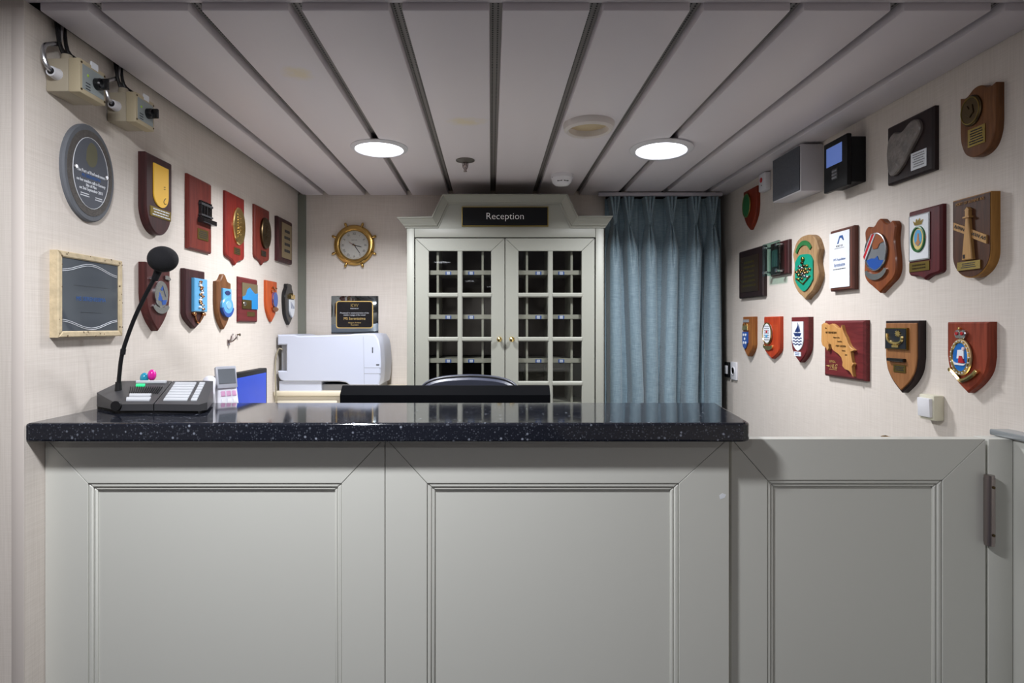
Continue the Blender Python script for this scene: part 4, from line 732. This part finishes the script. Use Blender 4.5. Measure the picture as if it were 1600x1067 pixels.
def quad(a, b, c, d, u0, v0, u1, v1, h0=-.001, h1=.004):   # a slab on the sloping top between parameters
    def pt(u, v): x = (a[0]*(1-u)+b[0]*u)*(1-v)+(d[0]*(1-u)+c[0]*u)*v; y = (a[1]*(1-u)+b[1]*u)*(1-v)+(d[1]*(1-u)+c[1]*u)*v; return x, y, hgt(y)
    q = [pt(u0, v0), pt(u1, v0), pt(u1, v1), pt(u0, v1)]
    return G().add([(x, y, z+h0) for x, y, z in q]+[(x, y, z+h1) for x, y, z in q], [(3, 2, 1, 0), (4, 5, 6, 7), (0, 1, 5, 4), (1, 2, 6, 5), (2, 3, 7, 6), (3, 0, 4, 7)])
KEY = mat('light_grey_keys', '#b9bcc2', .4)
ra, rb, rc, rd = (S0[0]+.012, 1.625), (-.826, 1.622), (-.882, 1.79), (S1[0]+.012, 1.79)
for k in range(7):
    v = .06+k*.13
    build(quad(ra, rb, rc, rd, .06, v, .70, v+.095), 'wide_key', KEY, t, ML); build(quad(ra, rb, rc, rd, .80, v, .96, v+.095), 'small_key', KEY, t, ML)
la, lb, lc, ld = (-1.04, 1.62), (S0[0]-.006, 1.62), (S1[0]-.006, 1.795), (-1.15, 1.795)
build(quad(la, lb, lc, ld, .15, .08, .85, .20), 'talk_key', KEY, t, ML); build(quad(la, lb, lc, ld, .22, .26, .80, .36), 'talk_key', KEY, t, ML); build(quad(la, lb, lc, ld, .3, .93, .95, 1.0), 'label_strip', KEY, t, ML)
build(quad(la, lb, lc, ld, .32, .76, .52, .84, -.001, .003), 'green_lamp', mat('green_lit', '#1fc97a', .4, emit=.8), t, ML)
for k in range(15): build(quad(la, lb, lc, ld, .2+k*.052, .42, .215+k*.052, .72, -.001, .0025), 'grille_rib', BLACKP, t, ML)
build(G().tube([(-1.045, 1.61, .022), (-1.045, 1.603, .022)], .014, 18), 'volume_dial', BLACKP, t, ML)
b0 = at(185, 607, 1.72); b1 = at(191.8, 549.4, 1.71); b2 = at(244.4, 430, 1.685); bc = at(254.6, 405, 1.68)
build(G().tube([b0-Vector((0, 0, .03)), b0+Vector((0, 0, .02))], [.011, .008], 14), 'neck_socket', BLACKP, t, I4)
build(G().tube(cr([b0, (b0*.6+b1*.4)+Vector((-.002, 0, 0)), b1, b1*.6+b2*.4+Vector((-.006, 0, .006)), b1*.25+b2*.75+Vector((-.004, 0, .004)), b2], 5), .0058, 12), 'gooseneck', BLACKP, t, I4); build(G().tube([b1-Vector((.0005, 0, .008)), b1+Vector((.002, 0, .008))], .0075, 12), 'neck_joint', BLACKP, t, I4)
build(G().tube([b2-(bc-b2)*.3, b2+(bc-b2)*.5], [.009, .012], 14), 'microphone_collar', BLACKP, t, I4)
g = G().ball((0, 0, 0), .041, .041, .038, 28, 18); g.xf(Matrix.Translation(bc)); build(g, 'foam_windscreen', mat('black_foam', '#0e0e13', .95, bump=.6, bscale=500), t, I4)
for nm, px, py, lab, m_ in (('egg_pen', 237.5, 586, 'glossy pink egg-shaped pen top behind the console', mat('hot_pink', '#d8209a', .2, coat=.5)), ('egg_pen', 225.5, 591, 'glossy teal egg-shaped pen top behind the console', mat('teal_gloss', '#1d8fae', .2, coat=.5))):
    c = at(px, py, 1.825); r = thing(nm, lab, 'pen', Matrix.Translation((c.x, c.y, ZT)), 'egg-topped pens'); g = G().ball((0, 0, c.z-ZT), .0125, .0125, .018, 18, 12); build(g, 'egg_top', m_, r); build(G().tube([(0, 0, 0), (0, 0, c.z-ZT-.015)], .004, 8), 'stem', WHITEP, r)

# ------------------------------------------------------------------ behind the counter: phone, screens, printer, chair, desks
DESK = mat('cream_laminate', '#cfc8b8', .45)
t = thing('side_shelf', 'cream side shelf along the left wall behind the counter', 'shelf', Matrix.Translation((-1.05, 2.5, 0))); build(G().box(XL+.001, -.84, 1.99, 3.095, .80, .83, .003), 'top', DESK, t, I4); build(G().box(XL+.001, -.86, 2.0, 2.03, 0, .80), 'leg_panel', DESK, t, I4); build(G().box(XL+.001, -.86, 3.06, 3.09, 0, .80), 'leg_panel', DESK, t, I4)
t = thing('back_cupboard', 'cream low cupboard under the printer at the back wall', 'cupboard', Matrix.Translation((-.82, 3.3, 0))); build(G().box(XL+.001, -.472, 3.12, DB-.001, 0, .975), 'body', DESK, t, I4); build(G().box(XL+.001, -.470, 3.10, DB-.001, .975, .999, .004), 'worktop', mat('cream_worktop', '#d8cfba', .4), t, I4)
for a, b in ((XL+.02, -.83), (-.81, -.49)): d = build(G().box(a, b, 3.105, 3.12, .08, .95, .003), 'door', DESK, t, I4); build(G().tube([(b-.04, 3.098, .8), (b-.04, 3.098, .7)], .005, 8), 'handle', STEEL, d, I4)
# phone
ph = Vector((-.885, 1.905, 1.02)); Mp = Matrix.Translation(ph) @ Matrix.Rotation(math.radians(42), 4, 'Z')
t = thing('desk_phone', 'white desk phone with raised grey display beside the console', 'telephone', Mp)
PHW = mat('phone_white', '#d9d9e2', .4)
g = G().box(-.055, .055, -.012, .012, 0, .14, .006); g.xf(Matrix.Rotation(-.35, 4, 'X')); bd = build(g, 'body', PHW, t)
g = G().box(-.012, .054, -.010, .012, .125, .2, .004); g.xf(Matrix.Rotation(-.25, 4, 'X')); ds = build(g, 'display_head', mat('phone_grey', '#a9abb5', .4), t); g = G().box(-.006, .048, -.0125, -.009, .14, .19); g.xf(Matrix.Rotation(-.25, 4, 'X')); build(g, 'display', mat('lcd_grey', '#6a6f76', .3), ds)
for a in range(3):
    for b in range(4): g = G().box(.0+a*.018, .013+a*.018, -.016, -.011, .02+b*.026, .037+b*.026, .001); g.xf(Matrix.Rotation(-.35, 4, 'X')); build(g, 'key', mat('pink_keys', '#cf9ac0', .4) if b == 3 else WHITEP, bd)
g = G().tube(cr([(-.04, -.02, .022), (-.045, -.03, .045), (-.046, -.034, .08), (-.045, -.012, .135), (-.04, .01, .155)], 5), [.02, .02, .02, .019, .018, .017, .015, .014, .013, .013, .013, .013, .013, .014, .015, .017, .018, .019, .02, .02, .018], 14); build(g, 'handset', PHW, t)
# blue monitor along the left wall
t = thing('blue_monitor', 'black computer screen showing blue, behind the phone by the left wall', 'monitor', Matrix.Translation((-.95, 2.17, .83)))
build(G().box(-.962, -.930, 1.975, 2.395, .905, 1.178, .004), 'housing', BLACKP, t, I4); build(G().box(-.9305, -.9285, 1.985, 2.38, .92, 1.160), 'screen', mat('blue_display', '#1f3fae', .25, emit=.5, var=.25, vscale=5), t, I4); build(G().box(-.985, -.962, 2.14, 2.22, .85, 1.05), 'stand', BLACKP, t, I4); build(G().box(-1.04, -.9, 2.07, 2.29, .83, .845, .004), 'foot', BLACKP, t, I4)
# printer
X0, X1, Y0, Y1, Z0, Z1 = XL+.012, fx(595, 3.13), 3.13, 3.48, .999, CZ-11/F*3.13
t = thing('laser_printer', 'large white laser printer on the cupboard at the back', 'printer', Matrix.Translation(((X0+X1)/2, (Y0+Y1)/2, Z0)))
Wd, Hh = X1-X0, Z1-Z0; MS = Matrix(((1, 0, 0, X0), (0, 0, -1, Y1), (0, 1, 0, Z0), (0, 0, 0, 1)))      # x along printer, y up, z towards the camera
side = [(.0, .98), (.0, .80), (.085, .80), (.085, .35), (.0, .35), (.01, .24), (.03, .19), (.07, .165), (.6, .165), (.66, .15), (.70, .10), (.98, .10), (.995, .25), (1.0, .5), (.992, .75), (.975, .9), (.94, .985), (.88, 1.0), (.75, .995), (.7, .98), (.2, .955), (.15, .98)]
build(G().prism([(u*Wd, v*Hh) for u, v in side], .012, Y1-Y0, .006), 'shell', PRN, t, MS, sharp=40)
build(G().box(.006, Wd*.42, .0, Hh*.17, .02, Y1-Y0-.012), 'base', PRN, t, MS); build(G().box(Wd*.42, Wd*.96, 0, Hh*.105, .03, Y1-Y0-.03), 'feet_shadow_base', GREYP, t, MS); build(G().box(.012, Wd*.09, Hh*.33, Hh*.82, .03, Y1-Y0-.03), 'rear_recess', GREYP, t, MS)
for v in (.40, .30): build(G().box(Wd*.84, Wd*.996, Hh*v, Hh*v+.0022, .02, Y1-Y0+.0006), 'tray_seam', GREYP, t, MS)
build(G().prism([(Wd*.838, Hh*.12), (Wd*.845, Hh*.12), (Wd*.835, Hh*.95), (Wd*.828, Hh*.95)], Y1-Y0-.001, Y1-Y0+.0006), 'front_seam', mat('seam_grey', '#aab0bf', .5), t, MS)
build(G().box(Wd*.915, Wd*.925, Hh*.66, Hh*.76, Y1-Y0-.001, Y1-Y0+.0008), 'logo_mark', INK, t, MS); build(G().box(Wd*.955, Wd*.985, Hh*.445, Hh*.465, Y1-Y0-.001, Y1-Y0+.0008), 'model_badge', INK, t, MS)
g = G().tube(cr([(X0+.03, 3.124, Z0+Hh*.72), (X0+.01, 3.122, Z0+Hh*.73), (X0-.002, 3.11, Z0+Hh*.55), (X0+.004, 3.09, Z0+.06), (X0+.01, 3.085, .95)], 6), .004, 8); tag(build(g, 'printer_cable', mat('grey_beige_cable', '#8d8672', .5)), 'thin beige cable hanging from the back of the printer', 'cable')
# wide monitor seen from the back
DM = 2.05; xa, xb = fx(531, DM), fx(860, DM); zt_ = fz(604, DM)
t = thing('operator_desk', 'cream operator desk hidden behind the counter', 'desk', Matrix.Translation((-.15, 2.15, 0))); build(G().box(-.80, .6, 1.99, 2.42, .70, .73, .003), 'top', DESK, t, I4)
for x in (-.78, .56): build(G().box(x, x+.025, 2.0, 2.4, 0, .70), 'leg_panel', DESK, t, I4)
t = thing('wide_monitor', 'black back of a wide monitor standing just behind the countertop', 'monitor', Matrix.Translation(((xa+xb)/2, DM, .73)))
build(G().prism([(0, .80), (0, zt_), (.012, zt_), (.045, zt_-.03), (.045, .84), (.012, .80)], 0, xb-xa), 'housing', mat('matt_black_back', '#07080c', .8, spec=.06), t, Matrix(((0, 0, 1, xa), (-1, 0, 0, DM+.045), (0, 1, 0, 0), (0, 0, 0, 1))))
build(G().box(xa+.01, xb-.01, DM+.0445, DM+.0462, .815, zt_-.012), 'screen', mat('dark_screen', '#0c1018', .2), t, I4)
build(G().box((xa+xb)/2-.03, (xa+xb)/2+.03, DM-.02, DM+.002, .745, .95), 'stand', BLACKP, t, I4); build(G().box((xa+xb)/2-.12, (xa+xb)/2+.12, DM-.05, DM+.12, .73, .745, .004), 'foot', BLACKP, t, I4)
# office chair
DH = 2.62; xc = (fx(653, DH)+fx(813, DH))/2; wc = fx(813, DH)-fx(653, DH); zt_ = fz(586, DH)
t = thing('office_chair', 'dark blue-grey leather office chair behind the monitor', 'chair', Matrix.Translation((xc, DH, 0))); LE = mat('blue_grey_leather', '#353949', .38, var=.15, vscale=8, bump=.15, bscale=120)
half = cr([(0, 0), (.12*wc, -.002), (.26*wc, -.008), (.38*wc, -.022), (.46*wc, -.045), (.5*wc, -.08), (.495*wc, -.18), (.47*wc, -.3), (.42*wc, -.42)], 4)+[(0, -.43)]
ol = half+[(-x, y_) for x, y_ in half if x > 1e-6][::-1]
Mb = frame('B', DH+.05, zt_, xc)
bk = build(G().prism(ol, 0, .07, .02, .018), 'backrest', LE, t, Mb); build(G().tube([(x*.965, y_*.97-.004, .058) for x, y_ in ol]+[(ol[0][0]*.965, ol[0][1]*.97-.004, .058)], .0035, 6, False), 'piping', BLACKP, bk, Mb)
build(G().box(-.235, .235, -.40, .02, .44, .53, .03, 3), 'seat', LE, t); build(G().box(-.04, .04, .06, .085, .40, .80), 'back_bracket', BLACKP, t); build(G().box(-.05, .05, -.2, .085, .40, .44), 'seat_bracket', BLACKP, t); build(G().tube([(0, -.18, .10), (0, -.18, .42)], .025, 14), 'gas_column', BLACKP, t)
for k in range(5):
    a = k*2*math.pi/5+.3; e = Vector((math.cos(a)*.26, -.18+math.sin(a)*.26, .085)); l = build(G().tube([(0, -.18, .12), tuple(e)], [.024, .014], 8), 'base_arm', BLACKP, t); build(G().tube([(e.x-.012, e.y, .03), (e.x+.012, e.y, .03)], .03, 14), 'caster', BLACKP, l)
for s_ in (-1, 1): build(G().tube([(s_*.24, -.02, .50), (s_*.265, -.04, .66), (s_*.265, -.27, .67), (s_*.24, -.30, .50)], .014, 10), 'armrest', BLACKP, t)
bpy.context.view_layer.update()
